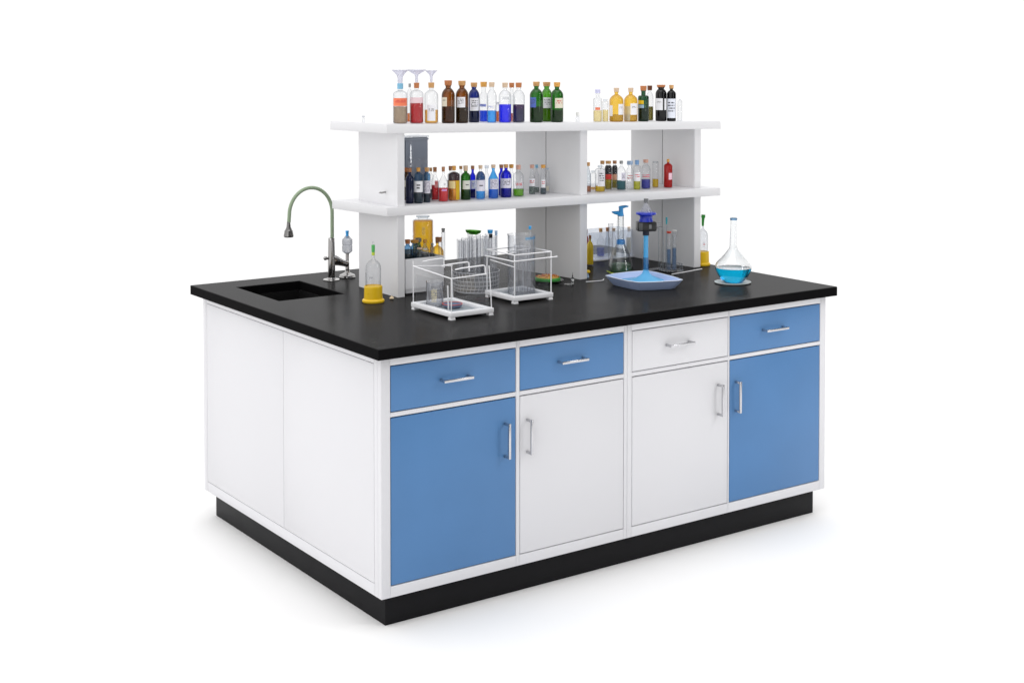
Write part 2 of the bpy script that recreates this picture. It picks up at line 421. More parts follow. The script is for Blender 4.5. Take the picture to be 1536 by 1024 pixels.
for i, (a, b) in enumerate(bays):
    dr = obj('drawer', box(a + g, .0008, .6475 + g, b - g, .0195, .7885 - g * 1.2, .0012), M[dcol[i]], bench, smooth=30)
    dr['label'] = dcol[i] + ' drawer front with a short chrome bar handle'
    bar_handle(hx[i][0], .7225, hx[i][1], .7225, True, dr)
    do = obj('door', box(a + g, .0008, .128 + g, b - g, .0195, .6345 - g * 1.4, .0012), M[ocol[i]], bench, smooth=30)
    do['label'] = ocol[i] + ' cupboard door with a vertical chrome bar handle'
    bar_handle(vx[i], .4475, vx[i], .5590, False, do)
# worktop with the sink cut-out
X0, Y0, X1, Y1 = -.0282, -.0351, W + .0225, D + .0526
sx0, sy0, sx1, sy1 = .093, .870, .352, 1.231
bm = bmesh.new()
def rect(z, a, b, c, d): return [bm.verts.new(p) for p in ((a, b, z), (c, b, z), (c, d, z), (a, d, z))]
e = .0018
ot, ou, ob = rect(ZT, X0 + e, Y0 + e, X1 - e, Y1 - e), rect(ZT - e, X0, Y0, X1, Y1), rect(ZC, X0, Y0, X1, Y1)
it, iu, ib = rect(ZT, sx0 - e, sy0 - e, sx1 + e, sy1 + e), rect(ZT - e, sx0, sy0, sx1, sy1), rect(ZC, sx0, sy0, sx1, sy1)
top_faces = []
for i in range(4):
    j = (i + 1) % 4
    top_faces.append(bm.faces.new((ot[i], ot[j], it[j], it[i])))
    top_faces.append(bm.faces.new((ou[i], ou[j], ot[j], ot[i])))
    bm.faces.new((ob[i], ob[j], ou[j], ou[i]))
    top_faces.append(bm.faces.new((it[i], it[j], iu[j], iu[i])))
    bm.faces.new((iu[i], iu[j], ib[j], ib[i]))
    bm.faces.new((ob[j], ob[i], ib[i], ib[j]))
for f in bm.faces: f.material_index = 1
for f in top_faces: f.material_index = 0
wt = obj('worktop', bm, [M['black_top'], M['black_edge']], bench)
bm = bmesh.new()
s = .006
o1 = rect(ZC - .0005, sx0 - .012, sy0 - .012, sx1 + .012, sy1 + .012); i1 = rect(ZC - .0005, sx0 + s, sy0 + s, sx1 - s, sy1 - s)
i2 = rect(ZC - .19, sx0 + .02, sy0 + .02, sx1 - .02, sy1 - .02); i3 = rect(ZC - .205, sx0 + .035, sy0 + .035, sx1 - .035, sy1 - .035)
for i in range(4):
    j = (i + 1) % 4
    bm.faces.new((o1[i], o1[j], i1[j], i1[i])); bm.faces.new((i1[i], i1[j], i2[j], i2[i])); bm.faces.new((i2[i], i2[j], i3[j], i3[i]))
bm.faces.new(i3)
sk = obj('sink_basin', bm, M['black_sink'], bench)
obj('drain', cyl(.03, .03, ZC - .2049, ZC - .2025), M['chrome'], sk, smooth=40, loc=((sx0 + sx1) / 2, (sy0 + sy1) / 2, 0))

# ------------------------------------------------------------------ the reagent shelf
shelf = thing('reagent_shelf', 'white two-tier bottle shelf on three uprights, standing on the black worktop', 'shelf unit', (0, 0, 0))
def zup(x): return 1.463 - (x - .42) * .01706
def zub(x): return 1.4305 - (x - .42) * .0156
fl_, fr_, br_, bl_ = (.421, .6885), (1.885, .557), (1.862, 1.010), (.387, 1.032)
bm = bmesh.new()
P = [fl_, fr_, br_, bl_]
add_hexa(bm, [(x, y, 1.1395) for x, y in P], [(x, y, 1.1705) for x, y in P], .0006)
obj('shelf_board', bm, M['white_shelf'], shelf, smooth=30)
bm = bmesh.new()
P = [fl_, fr_, br_, (.402, 1.044), (.370, 1.012)]
add_hexa(bm, [(x, y, zub(x)) for x, y in P], [(x, y, zup(x)) for x, y in P], .0006)
obj('shelf_board', bm, M['white_shelf'], shelf, smooth=30)
def upright(fx, fy, bx, by, w, split, z0, zt0, mat, joint=True):
    """one upright between two boards: side panel (two boards with a joint strip) and a white front edging"""
    bm = bmesh.new()
    ez = .0065
    dx = (bx - fx) / (by - fy)
    def at(y): return fx + dx * (y - fy)
    for ya, yb in (((fy + ez, split - .0022), (split + .0022, by)) if joint else ((fy + ez, by),)):
        poly = [(at(ya), ya), (at(ya) + w, ya), (at(yb) + w, yb), (at(yb), yb)]
        add_hexa(bm, [(x, y, z0) for x, y in poly], [(x, y, zt0(x)) for x, y in poly])
    u = obj('upright', bm, mat, shelf)
    poly = [(at(fy) - .001, fy), (at(fy) + w + .001, fy + .002), (at(fy + ez) + w + .001, fy + ez - .0002), (at(fy + ez) - .001, fy + ez - .0002)]
    obj('edging', add_hexa(bmesh.new(), [(x, y, z0) for x, y in poly], [(x, y, zt0(x)) for x, y in poly]), M['white_shelf'], u)
    if not joint: return
    poly = [(at(split - .0021) + .0025, split - .0021), (at(split - .0021) + w - .0025, split - .0021), (at(split + .0021) + w - .0025, split + .0021), (at(split + .0021) + .0025, split + .0021)]
    obj('joint_strip', add_hexa(bmesh.new(), [(x, y, z0) for x, y in poly], [(x, y, zt0(x)) for x, y in poly]), M['grey_plastic'], u)
for z0, zf in ((.8503, lambda x: 1.1393), (1.1708, lambda x: zub(x) - .0003)):
    upright(.4655, .690, .4690, .978, .0275, .90, z0, zf, M['white_shelf'], False)
    upright(1.2375, .637, 1.1840, .988, .0320, .8209, z0, zf, M['shaded_panel'])
    upright(1.7990, .6145, 1.7850, .995, .0330, .8038, z0, zf, M['shaded_panel'])
b = tube([(.4660, .778, 1.216), (.448, .772, 1.215), (.436, .768, 1.2165)], [.0032, .0036, .0030])
obj('peg', b, M['chrome'], shelf, smooth=50)

# ------------------------------------------------------------------ bottles
BOTTLES = [
('light-blue-collared clear bottle with orange label, first on the top shelf', 'bottles on the top shelf', (0.4987, 0.7279, 1.4621), 0.02553, 0.00723, 0.1049, 0.12215, 0.14224, 0.01064, 'bluecap', 'clear', 'round', -2.6075, [('milkybrown', 0.05999)], [(-1.15, 1.15, 0.06235, 0.09072, 'orange', 'red')]),
('slim clear bottle of orange liquid with grey cap, behind the funnel bottles', 'bottles on the top shelf', (0.5956, 0.8242, 1.4604), 0.0097, 0.00297, 0.10497, 0.12681, 0.1404, 0.00437, 'grey', 'clear', 'round', -2.6009, [('orangeliq', 0.03219)], []),
('clear bottle holding red liquid with corked neck under a plastic funnel', 'bottles on the top shelf', (0.5602, 0.7174, 1.461), 0.02459, 0.00662, 0.10515, 0.12558, 0.14483, 0.00974, 'wood_red', 'clear', 'round', -2.5961, [('red', 0.07189)], [(-1.15, 1.15, 0.07307, 0.09327, 'pink', 'none')]),
('clear bottle with tall blank white label and a little amber liquid under a funnel', 'bottles on the top shelf', (0.6184, 0.7121, 1.46), 0.02485, 0.00747, 0.10049, 0.12678, 0.14589, 0.01099, 'wood', 'clear', 'round', -2.5859, [('amberpale', 0.04792)], [(-0.615, 0.615, 0.00969, 0.06704, 'white', 'sparse')]),
('amber glass bottle showing a cream label at its left edge', 'bottles on the top shelf', (0.6865, 0.706, 1.4589), 0.02393, 0.00949, 0.10061, 0.13621, 0.15401, 0.01395, 'wood_red', 'amberglass', 'round', -2.5741, [('brown', 0.05972)], [(-1.15, -0.202, 0.06092, 0.09339, 'cream', 'sparse')]),
('near-black bottle with amber shoulders and white label', 'bottles on the top shelf', (0.7424, 0.701, 1.4579), 0.02322, 0.00937, 0.1007, 0.13649, 0.15294, 0.01378, 'wood', 'amberglass', 'round', -2.5645, [('darkliq', 0.05959)], [(-0.897, 0.524, 0.05717, 0.09465, 'white', 'text')]),
('cobalt blue bottle with white label over dark teal liquid on the top shelf', 'bottles on the top shelf', (0.8199, 0.739, 1.4566), 0.02024, 0.00834, 0.0997, 0.13037, 0.14632, 0.01227, 'wood', 'cobalt', 'round', -2.5561, [('tealdark', 0.04327)], [(-0.814, 1.013, 0.04327, 0.08989, 'white', 'text')]),
('narrow clear bottle of blue liquid squeezed between the cobalt and cyan bottles', 'bottles on the top shelf', (0.8794, 0.7636, 1.4556), 0.01611, 0.00843, 0.09161, 0.12979, 0.14862, 0.01239, 'wood_gold', 'clear', 'slim', -2.5494, [('blue', 0.04203)], [(-1.009, 0.569, 0.05691, 0.06682, 'bluelab', 'none')]),
('clear bottle half full of bright cyan liquid on the top shelf', 'bottles on the top shelf', (0.8655, 0.6899, 1.4558), 0.01774, 0.00716, 0.09601, 0.13125, 0.14838, 0.01052, 'wood_pale', 'clear', 'round', -2.5437, [('cyan', 0.04462)], [(-1.144, 0.488, 0.05196, 0.0642, 'clearlab', 'blue')]),
('tiny bottle of orange liquid behind, between cyan and violet-blue bottles', 'bottles on the top shelf', (0.9278, 0.7442, 1.4547), 0.00994, 0.00338, 0.05727, 0.0672, 0.07466, 0.00497, 'white', 'clear', 'round', -2.5398, [('orangeliq', 0.03988)], []),
('clear bottle half full of vivid violet-blue liquid', 'bottles on the top shelf', (0.9213, 0.6848, 1.4548), 0.02337, 0.00719, 0.09608, 0.12929, 0.14725, 0.01058, 'wood_pale', 'clear', 'round', -2.5345, [('ultra', 0.06729)], [(-0.493, 0.754, 0.08378, 0.09854, 'clearlab', 'grey')]),
('clear bottle behind, its cork showing between the violet-blue and dark purple bottles', 'bottles on the top shelf', (0.9892, 0.7387, 1.4537), 0.01249, 0.00663, 0.08711, 0.12784, 0.14608, 0.00975, 'wood_red', 'clear', 'slim', -2.5298, [('pinkliq', 0.03214)], []),
('clear bottle half full of dark purple liquid', 'bottles on the top shelf', (0.9795, 0.6796, 1.4539), 0.02251, 0.00774, 0.09615, 0.12954, 0.1476, 0.01138, 'wood_red', 'clear', 'round', -2.5249, [('navypurple', 0.04915), ('deeppurple', 0.06646)], []),
('green glass bottle with a blue label', 'bottles on the top shelf', (1.0556, 0.6727, 1.4526), 0.02491, 0.00864, 0.10122, 0.13535, 0.15155, 0.01271, 'wood', 'greenglass', 'round', -2.5126, [('dgreen', 0.05887)], [(-1.15, -0.05, 0.05637, 0.09375, 'bluelab', 'text')]),
('green glass bottle with white label over yellow liquid, set back between two others', 'bottles on the top shelf', (1.1422, 0.7249, 1.4511), 0.02154, 0.00982, 0.09733, 0.13433, 0.14979, 0.01445, 'wood', 'greenglass2', 'round', -2.5054, [('yellow', 0.0517)], [(-0.629, 0.968, 0.0517, 0.09226, 'white', 'text')]),
('green glass bottle with beige label marked in red', 'bottles on the top shelf', (1.1461, 0.6646, 1.451), 0.02387, 0.00837, 0.10137, 0.13353, 0.15012, 0.01231, 'wood_gold', 'greenglass', 'round', -2.4981, [('dgreen', 0.0461)], [(-0.321, 1.15, 0.05363, 0.09132, 'cream', 'red')]),
('tiny corked clear vial alone above the middle upright', 'bottles on the top shelf', (1.2378, 0.6563, 1.4494), 0.00697, 0.00396, 0.0179, 0.02297, 0.03691, 0.00583, 'white', 'clear', 'slim', -2.4838, [], []),
('square-shouldered clear bottle with lavender cap and pale yellow liquid', 'bottles on the top shelf', (1.3284, 0.6482, 1.4479), 0.01661, 0.00695, 0.08379, 0.10934, 0.1239, 0.01022, 'lavender', 'clear', 'square', -2.4698, [('paleyellow', 0.04291)], [(-0.55, 0.587, 0.04546, 0.05568, 'orange', 'none')]),
('short clear jar of pale yellow liquid beside the lavender-capped bottle', 'bottles on the top shelf', (1.3638, 0.645, 1.4473), 0.01153, 0.00558, 0.0761, 0.08123, 0.08507, 0.0082, 'clearcap', 'clear', 'square', -2.4645, [('paleyellow', 0.04534)], [(1.15, 1.15, 0.04534, 0.06328, 'white', 'none')]),
('gold glass bottle with two white label patches, left of the second gold bottle', 'bottles on the top shelf', (1.4146, 0.6404, 1.4464), 0.0273, 0.007, 0.08122, 0.11469, 0.13014, 0.0103, 'wood_pale', 'goldglass', 'round', -2.4568, [('paleolive', 0.02714)], [(0.287, 1.15, 0.02714, 0.06834, 'white', 'sparse'), (-1.15, -0.546, 0.02199, 0.06319, 'white', 'none')]),
('gold glass bottle with grey panel and white label, beside the green square bottle', 'bottles on the top shelf', (1.4815, 0.6344, 1.4453), 0.02643, 0.00705, 0.0812, 0.11488, 0.13043, 0.01036, 'wood_pale', 'goldglass', 'round', -2.4469, [('paleolive', 0.0268)], [(-1.15, -0.079, 0.00348, 0.06048, 'paleglass', 'none'), (-0.039, 1.15, 0.0268, 0.07084, 'white', 'sparse')]),
('dark green square-shouldered bottle with yellow label patch', 'bottles on the top shelf', (1.5413, 0.629, 1.4443), 0.02136, 0.00868, 0.09161, 0.12026, 0.13849, 0.01276, 'wood_red', 'dkgreen', 'square', -2.4381, [('blackgreen', 0.05254)], [(-1.15, 0.061, 0.06817, 0.08249, 'yellowlab', 'none'), (-1.15, 0.122, 0.05254, 0.06556, 'paleblue', 'none')]),
('clear bottle of olive liquid with dark cap, half hidden behind the green square bottle', 'bottles on the top shelf', (1.6191, 0.682, 1.4429), 0.01455, 0.00666, 0.09272, 0.12023, 0.13875, 0.00979, 'wood_dark', 'clear', 'round', -2.4337, [('olive', 0.05568)], []),
('black bottle with wide flat cap and white label', 'bottles on the top shelf', (1.6378, 0.6353, 1.4426), 0.02212, 0.01164, 0.10708, 0.13341, 0.14262, 0.01711, 'wood_red', 'blackglass', 'round', -2.4258, [('black', 0.04389)], [(-1.15, 0.302, 0.04389, 0.08996, 'white', 'sparse'), (0.638, 1.15, 0.04389, 0.08865, 'white', 'none')]),
('black bottle almost covered by a tall white written label', 'bottles on the top shelf', (1.6716, 0.6122, 1.442), 0.01791, 0.00609, 0.10764, 0.1287, 0.14266, 0.00895, 'wood', 'blackglass', 'round', -2.4187, [('black', 0.02601)], [(-1.15, 1.15, 0.01284, 0.08921, 'paper', 'text')]),
('clear empty glass cylinder, rightmost on the top shelf', 'bottles on the top shelf', (1.7167, 0.6132, 1.4413), 0.00926, 0.0027, 0.07851, 0.0838, 0.08645, 0.00397, 'clearcap', 'clear', 'square', -2.4129, [], []),
('tiny clear vial alone near the left end of the top shelf', 'bottles on the top shelf', (0.407, 0.8312, 1.4636), 0.00476, 0.00295, 0.01439, 0.01915, 0.02391, 0.00476, 'clearcap', 'clear', 'slim', -2.6331, [], []),
('narrow amber bottle tucked behind the left upright on the middle shelf', 'bottles in the left bay of the middle shelf', (0.6095, 0.8728, 1.1712), 0.00979, 0.00499, 0.09303, 0.10405, 0.11899, 0.00734, 'wood_red', 'amberglass', 'round', -2.6034, [('olive', 0.04162)], [(-1.15, 1.065, 0.04897, 0.07345, 'cream', 'none')]),
('dark navy bottle without label at the left end of the middle shelf', 'bottles in the left bay of the middle shelf', (0.5598, 0.7662, 1.1712), 0.01461, 0.00521, 0.09099, 0.11278, 0.12738, 0.00766, 'wood_brown', 'cobalt', 'cone', -2.6011, [('navy', 0.08141)], []),
('blue glass bottle with square white label over black liquid', 'bottles in the left bay of the middle shelf', (0.5904, 0.7558, 1.1712), 0.01631, 0.00489, 0.10218, 0.11346, 0.12809, 0.0072, 'wood_gold', 'blueglass', 'round', -2.5949, [('black', 0.03982)], [(-1.15, 1.15, 0.0403, 0.08059, 'white', 'emblem')]),
('pale blue glass bottle with speckled label and dark maroon liquid', 'bottles in the left bay of the middle shelf', (0.6298, 0.7616, 1.1712), 0.01302, 0.00574, 0.09742, 0.11117, 0.12588, 0.00844, 'wood', 'blueglass', 'round', -2.589, [('maroon', 0.03472)], [(-1.02, 1.15, 0.03352, 0.07909, 'speck', 'speck')]),
('clear bottle of dark teal liquid standing behind the speckled label', 'bottles in the left bay of the middle shelf', (0.7148, 0.8719, 1.1712), 0.0099, 0.0037, 0.08543, 0.10028, 0.11415, 0.00545, 'wood', 'clear', 'slim', -2.5863, [('tealdark', 0.03343)], []),
('cone-necked clear bottle of red liquid with red-lettered label', 'bottles in the left bay of the middle shelf', (0.6933, 0.8081, 1.1712), 0.01345, 0.00482, 0.07143, 0.10396, 0.12133, 0.00709, 'wood_brown', 'clear', 'cone', -2.5834, [('red', 0.05528)], [(-0.091, 0.958, 0.04696, 0.07387, 'redlab', 'red')]),
('cone-necked clear bottle of bright red liquid, the widest of the red ones', 'bottles in the left bay of the middle shelf', (0.6909, 0.7469, 1.1712), 0.01841, 0.00412, 0.06927, 0.10924, 0.12692, 0.00606, 'wood_brown', 'clear', 'cone', -2.5776, [('redbright', 0.05086)], [(-0.266, 0.718, 0.03972, 0.04699, 'pinklab', 'none'), (-0.066, 0.634, 0.0591, 0.07848, 'clearlab', 'emblem')]),
('thin dark bottle behind the yellow-labelled one, its brown cork showing on the left', 'bottles in the left bay of the middle shelf', (0.7874, 0.8506, 1.1712), 0.01119, 0.00423, 0.08582, 0.10174, 0.11815, 0.00622, 'wood_brown', 'clear', 'slim', -2.5727, [('maroon', 0.06592)], []),
('maroon-shouldered bottle with yellow label over amber liquid', 'bottles in the left bay of the middle shelf', (0.7467, 0.7619, 1.1712), 0.02199, 0.00523, 0.09307, 0.11017, 0.12654, 0.00769, 'wood_gold', 'clear', 'round', -2.5701, [('amberliq', 0.0745), ('maroon', 0.10504)], [(-0.965, 0.224, 0.04519, 0.07206, 'yellowpale', 'none'), (0.34, 1.15, 0.00366, 0.07328, 'mustard', 'none')]),
('clear bottle behind, between the yellow-labelled and the green bottle', 'bottles in the left bay of the middle shelf', (0.833, 0.8485, 1.1712), 0.01, 0.00425, 0.08371, 0.1047, 0.11645, 0.00625, 'wood', 'clear', 'slim', -2.5653, [], []),
('green bottle with off-white label on the middle shelf', 'bottles in the left bay of the middle shelf', (0.796, 0.7591, 1.1712), 0.01841, 0.00584, 0.08445, 0.10654, 0.1252, 0.00859, 'wood_pale', 'greenglass', 'round', -2.562, [('green', 0.04026)], [(-0.611, 1.15, 0.03952, 0.07168, 'offwhite', 'dot')]),
('slim royal blue bottle with white label, set back beside the green bottle', 'bottles in the left bay of the middle shelf', (0.8544, 0.8005, 1.1712), 0.01119, 0.00456, 0.08105, 0.10592, 0.11984, 0.00671, 'wood_brown', 'cobalt2', 'slim', -2.5571, [('navy', 0.03133)], [(-0.511, 1.095, 0.03381, 0.06614, 'white', 'blue')]),
('blue bottle with dark shoulders, white label and light blue liquid', 'bottles in the left bay of the middle shelf', (0.8489, 0.7394, 1.1712), 0.01748, 0.00519, 0.08074, 0.11274, 0.12554, 0.00763, 'wood_pale', 'clear', 'round', -2.5516, [('cyan', 0.07089), ('bluetop', 0.10289)], [(-1.007, 1.15, 0.03151, 0.07188, 'lilac', 'dot')]),
('empty clear bottle behind, between two light blue bottles', 'bottles in the left bay of the middle shelf', (0.9332, 0.8236, 1.1712), 0.01132, 0.0053, 0.07045, 0.10442, 0.1165, 0.0078, 'clearcap', 'clear', 'slim', -2.5473, [], []),
('sky blue bottle with spotted white label', 'bottles in the left bay of the middle shelf', (0.9081, 0.742, 1.1712), 0.01884, 0.00556, 0.07262, 0.11227, 0.12491, 0.00818, 'wood_pale', 'skyglass', 'cone', -2.5426, [('sky', 0.03445)], [(-0.79, 1.15, 0.03544, 0.07311, 'lilac', 'speck')]),
('royal blue bottle mostly hidden behind the deep blue one', 'bottles in the left bay of the middle shelf', (0.9872, 0.8041, 1.1712), 0.0106, 0.00549, 0.07923, 0.10446, 0.11758, 0.00807, 'wood_brown', 'cobalt2', 'slim', -2.537, [('ultradk', 0.05904)], []),
('deep blue bottle with pale lilac label, rightmost of the blue ones', 'bottles in the left bay of the middle shelf', (0.9704, 0.749, 1.1712), 0.02098, 0.00594, 0.07893, 0.11015, 0.12264, 0.00874, 'wood', 'cobalt2', 'round', -2.5338, [('ultradk', 0.03497)], [(-1.15, 1.131, 0.03547, 0.07143, 'lilac', 'text')]),
('clear bottle behind, right of the deep blue bottle, with golden cork', 'bottles in the left bay of the middle shelf', (1.0532, 0.8322, 1.1712), 0.01021, 0.00607, 0.07399, 0.09951, 0.11354, 0.00893, 'wood_gold', 'clear', 'slim', -2.53, [], []),
('clear bottle holding bright lime green liquid', 'bottles in the left bay of the middle shelf', (1.0286, 0.7505, 1.1712), 0.02086, 0.00632, 0.0734, 0.10106, 0.1179, 0.0093, 'wood_pink', 'clear', 'round', -2.5251, [('lime', 0.0274)], [(-0.826, 0.981, 0.02816, 0.05832, 'clearlab', 'red')]),
('clear bottle with red lettering and pink cap, left of the clear group', 'bottles in the left bay of the middle shelf', (1.1181, 0.7866, 1.1712), 0.01225, 0.00573, 0.05869, 0.099, 0.11227, 0.00842, 'wood_pink', 'clear', 'cone', -2.5156, [('greygreen', 0.02807)], [(-1.15, 1.15, 0.03062, 0.06124, 'white', 'red')]),
('clear bottle with light blue cap in the middle of the clear group', 'bottles in the left bay of the middle shelf', (1.1695, 0.8268, 1.1712), 0.01032, 0.00386, 0.06348, 0.09445, 0.10735, 0.00568, 'bluecap', 'clear', 'slim', -2.5123, [('greygreen', 0.01961)], []),
('clear bottle with golden cap and red-printed white label, by the middle upright', 'bottles in the left bay of the middle shelf', (1.1502, 0.7578, 1.1712), 0.01147, 0.00607, 0.06424, 0.09993, 0.11267, 0.00892, 'wood_gold', 'clear', 'slim', -2.5077, [('greyteal', 0.02345)], [(-0.672, 0.791, 0.026, 0.05659, 'white', 'red')]),
('thin clear tube closest to the middle upright', 'bottles in the left bay of the middle shelf', (1.1935, 0.7875, 1.1712), 0.00643, 0.00315, 0.0805, 0.09079, 0.09465, 0.00463, 'paleblue', 'clear', 'slim', -2.5046, [], [(-0.927, 0.644, 0.00849, 0.02649, 'cream', 'none')]),
('grey clear bottle of orange liquid beside the middle upright', 'bottles in the right bay of the middle shelf', (1.3416, 0.7252, 1.1712), 0.01242, 0.00581, 0.06729, 0.10093, 0.11516, 0.00854, 'wood', 'greyglass', 'cone', -2.4766, [('orangeliq', 0.02329)], []),
('low clear jar with amber liquid, behind the white-labelled one', 'bottles in the right bay of the middle shelf', (1.4253, 0.7981, 1.1712), 0.01319, 0.00538, 0.05804, 0.06859, 0.07387, 0.00791, 'clearcap', 'clear', 'round', -2.4729, [('amberpale', 0.00791)], []),
('clear bottle with large white label above yellow liquid, no cork', 'bottles in the right bay of the middle shelf', (1.3871, 0.7062, 1.1712), 0.01996, 0.00617, 0.08453, 0.0949, 0.10268, 0.00907, 'clearcap', 'clear', 'round', -2.4681, [('yellowbright', 0.0223)], [(-0.472, 1.15, 0.0223, 0.08712, 'white', 'text')]),
('clear bottle behind the white-labelled jar, brown cork above it', 'bottles in the right bay of the middle shelf', (1.4761, 0.8029, 1.1712), 0.01061, 0.00595, 0.07111, 0.09765, 0.11092, 0.00876, 'wood', 'clear', 'slim', -2.4665, [], []),
('black-topped bottle with plain red label', 'bottles in the right bay of the middle shelf', (1.4712, 0.7592, 1.1712), 0.0145, 0.00753, 0.08486, 0.10173, 0.11306, 0.01107, 'wood', 'clear', 'round', -2.4623, [('olivegold', 0.04006), ('black', 0.09541)], [(-0.814, 1.141, 0.04085, 0.06114, 'redlab2', 'none')]),
('black-topped bottle with peach label', 'bottles in the right bay of the middle shelf', (1.5199, 0.7789, 1.1712), 0.01142, 0.0056, 0.08128, 0.09828, 0.11076, 0.00823, 'wood_brown', 'clear', 'round', -2.4579, [('olive', 0.03612), ('black', 0.0919)], [(-1.15, 0.992, 0.03479, 0.05737, 'peach', 'none')]),
('clear bottle half full of teal liquid with grey stopper', 'bottles in the right bay of the middle shelf', (1.4992, 0.7128, 1.1712), 0.01838, 0.00464, 0.06826, 0.10344, 0.11552, 0.00683, 'grey', 'clear', 'round', -2.4533, [('tealliq', 0.03728)], [(0.029, 1.15, 0.03807, 0.07088, 'lilac', 'text')]),
('empty clear bottle with pale blue cap and a red mark', 'bottles in the right bay of the middle shelf', (1.566, 0.7397, 1.1712), 0.01406, 0.00812, 0.07377, 0.095, 0.11012, 0.01194, 'paleblue', 'clear', 'slim', -2.4473, [], [(-1.133, 1.15, 0.01804, 0.06581, 'clearlab', 'red')]),
('straight clear bottle of yellow-green liquid with blue cap', 'bottles in the right bay of the middle shelf', (1.5624, 0.6917, 1.1712), 0.01396, 0.00537, 0.09035, 0.09826, 0.1167, 0.0079, 'bluecap2', 'clear', 'square', -2.4424, [('yellowgreen', 0.03372)], [(-0.915, 1.15, 0.03398, 0.06928, 'white', 'red')]),
('clear bottle of violet liquid with red lettering', 'bottles in the right bay of the middle shelf', (1.6142, 0.6991, 1.1712), 0.01856, 0.00721, 0.07688, 0.10339, 0.11611, 0.0106, 'wood_pink', 'clear', 'round', -2.4363, [('violet', 0.03711)], [(-1.15, 1.15, 0.04507, 0.05832, 'clearlab', 'redbold')]),
('slim clear beaker of yellow liquid in the right bay', 'bottles in the right bay of the middle shelf', (1.6823, 0.7197, 1.1712), 0.01258, 0.0078, 0.09905, 0.10173, 0.10387, 0.01205, 'clearcap', 'clear', 'square', -2.4296, [('yellowbright', 0.03319)], []),
('solid red bottle standing alone near the right upright', 'bottles in the right bay of the middle shelf', (1.724, 0.6904, 1.1712), 0.0174, 0.00382, 0.08566, 0.10173, 0.1135, 0.00562, 'wood_gold', 'redglass', 'round', -2.4209, [('redbright', 0.0348)], [(0.154, 1.15, 0.03212, 0.05889, 'pinkwhite', 'none')]),
('bottle with rust-red cap in the white bin, beside the left upright', 'bottles standing on the black counter', (0.5499, 0.765, 0.858), 0.01435, 0.0065, 0.15143, 0.16817, 0.18299, 0.00957, 'wood_red', 'blueglass', 'round', -2.6026, [('brown', 0.1323)], []),
('bottle with broad golden cap in the white bin', 'bottles standing on the black counter', (0.5944, 0.79, 0.858), 0.01448, 0.00898, 0.14514, 0.16565, 0.17578, 0.01568, 'wood_gold', 'blueglass', 'round', -2.5977, [('tealdark', 0.12343)], []),
('short bottle with pale peach top in the front of the white bin', 'bottles standing on the black counter', (0.5864, 0.742, 0.858), 0.00957, 0.00593, 0.13917, 0.14874, 0.15353, 0.00957, 'peachcap', 'clear', 'round', -2.5942, [('greyteal', 0.1296)], []),
('bottle with grey cap in the white bin, in front of the amber jug', 'bottles standing on the black counter', (0.6374, 0.835, 0.858), 0.01221, 0.00757, 0.13675, 0.16116, 0.17483, 0.01172, 'grey', 'blueglass', 'round', -2.5951, [('greyteal', 0.11477)], []),
('grey glass bottle with small orange cap in the white bin', 'bottles standing on the black counter', (0.6274, 0.772, 0.858), 0.01449, 0.00493, 0.13974, 0.16389, 0.17717, 0.00724, 'wood_gold', 'greyglass', 'cone', -2.5905, [('greyteal', 0.12525)], [(-0.43, 0.524, 0.14698, 0.15906, 'white', 'dot')]),
('thin grey bottle at the right of the white bin', 'bottles standing on the black counter', (0.6575, 0.77, 0.858), 0.00848, 0.00329, 0.14243, 0.15212, 0.1618, 0.00484, 'grey', 'greyglass', 'round', -2.5854, [('greyteal', 0.12305)], []),
('large jug of honey-coloured liquid standing at the back of the white bin', 'bottles standing on the black counter', (0.6943, 0.895, 0.858), 0.03843, 0.01686, 0.22972, 0.24211, 0.24807, 0.02479, 'greyclear', 'clear', 'square', -2.5919, [('honey', 0.22848)], [(-0.097, 0.195, 0.18013, 0.20988, 'clearlab', 'whitetext')]),
('golden bottle with brown cork at the right end of the white bin', 'bottles standing on the black counter', (0.6978, 0.8, 0.858), 0.02371, 0.00499, 0.12369, 0.15547, 0.17747, 0.00733, 'wood_brown', 'goldglass', 'round', -2.5819, [], [(-0.884, 1.068, 0.08703, 0.10536, 'paleolive', 'none'), (-0.806, 0.0, 0.10658, 0.11636, 'yellowlab', 'none')]),
('red bottle on the counter just behind the middle upright', 'bottles standing on the black counter', (1.5052, 0.945, 0.8535), 0.01086, 0.00462, 0.09337, 0.12052, 0.13682, 0.00679, 'wood_dark', 'redglass', 'round', -2.4778, [('redbright', 0.08794)], []),
('yellow bottle with brown neck standing in front of the pale blue crate', 'bottles standing on the black counter', (1.4946, 0.905, 0.8535), 0.01349, 0.00367, 0.07149, 0.10386, 0.11869, 0.00539, 'wood_brown', 'yellowplastic', 'round', -2.475, [], []),
('corked clear bottle of royal blue liquid in the pale blue crate', 'bottles standing on the black counter', (1.6657, 1.05, 0.856), 0.01679, 0.00514, 0.06194, 0.10168, 0.11735, 0.00756, 'wood', 'clear', 'slim', -2.4675, [('royal', 0.03676)], [(-0.43, 0.43, 0.06194, 0.08153, 'white', 'dot')]),
('corked grey bottle beside the erlenmeyer flask in the crate', 'bottles standing on the black counter', (1.7031, 1.05, 0.856), 0.01123, 0.00535, 0.06472, 0.10122, 0.11807, 0.00786, 'wood_brown', 'greyglass', 'slim', -2.4627, [], [(-0.358, 0.708, 0.06472, 0.08718, 'cream', 'dot')]),
('pale corked bottle in the crate, directly behind the flask neck', 'bottles standing on the black counter', (1.7361, 1.05, 0.856), 0.01127, 0.00536, 0.06223, 0.09885, 0.11294, 0.00789, 'wood_pale', 'clear', 'slim', -2.4585, [('paleyellow', 0.02843)], []),
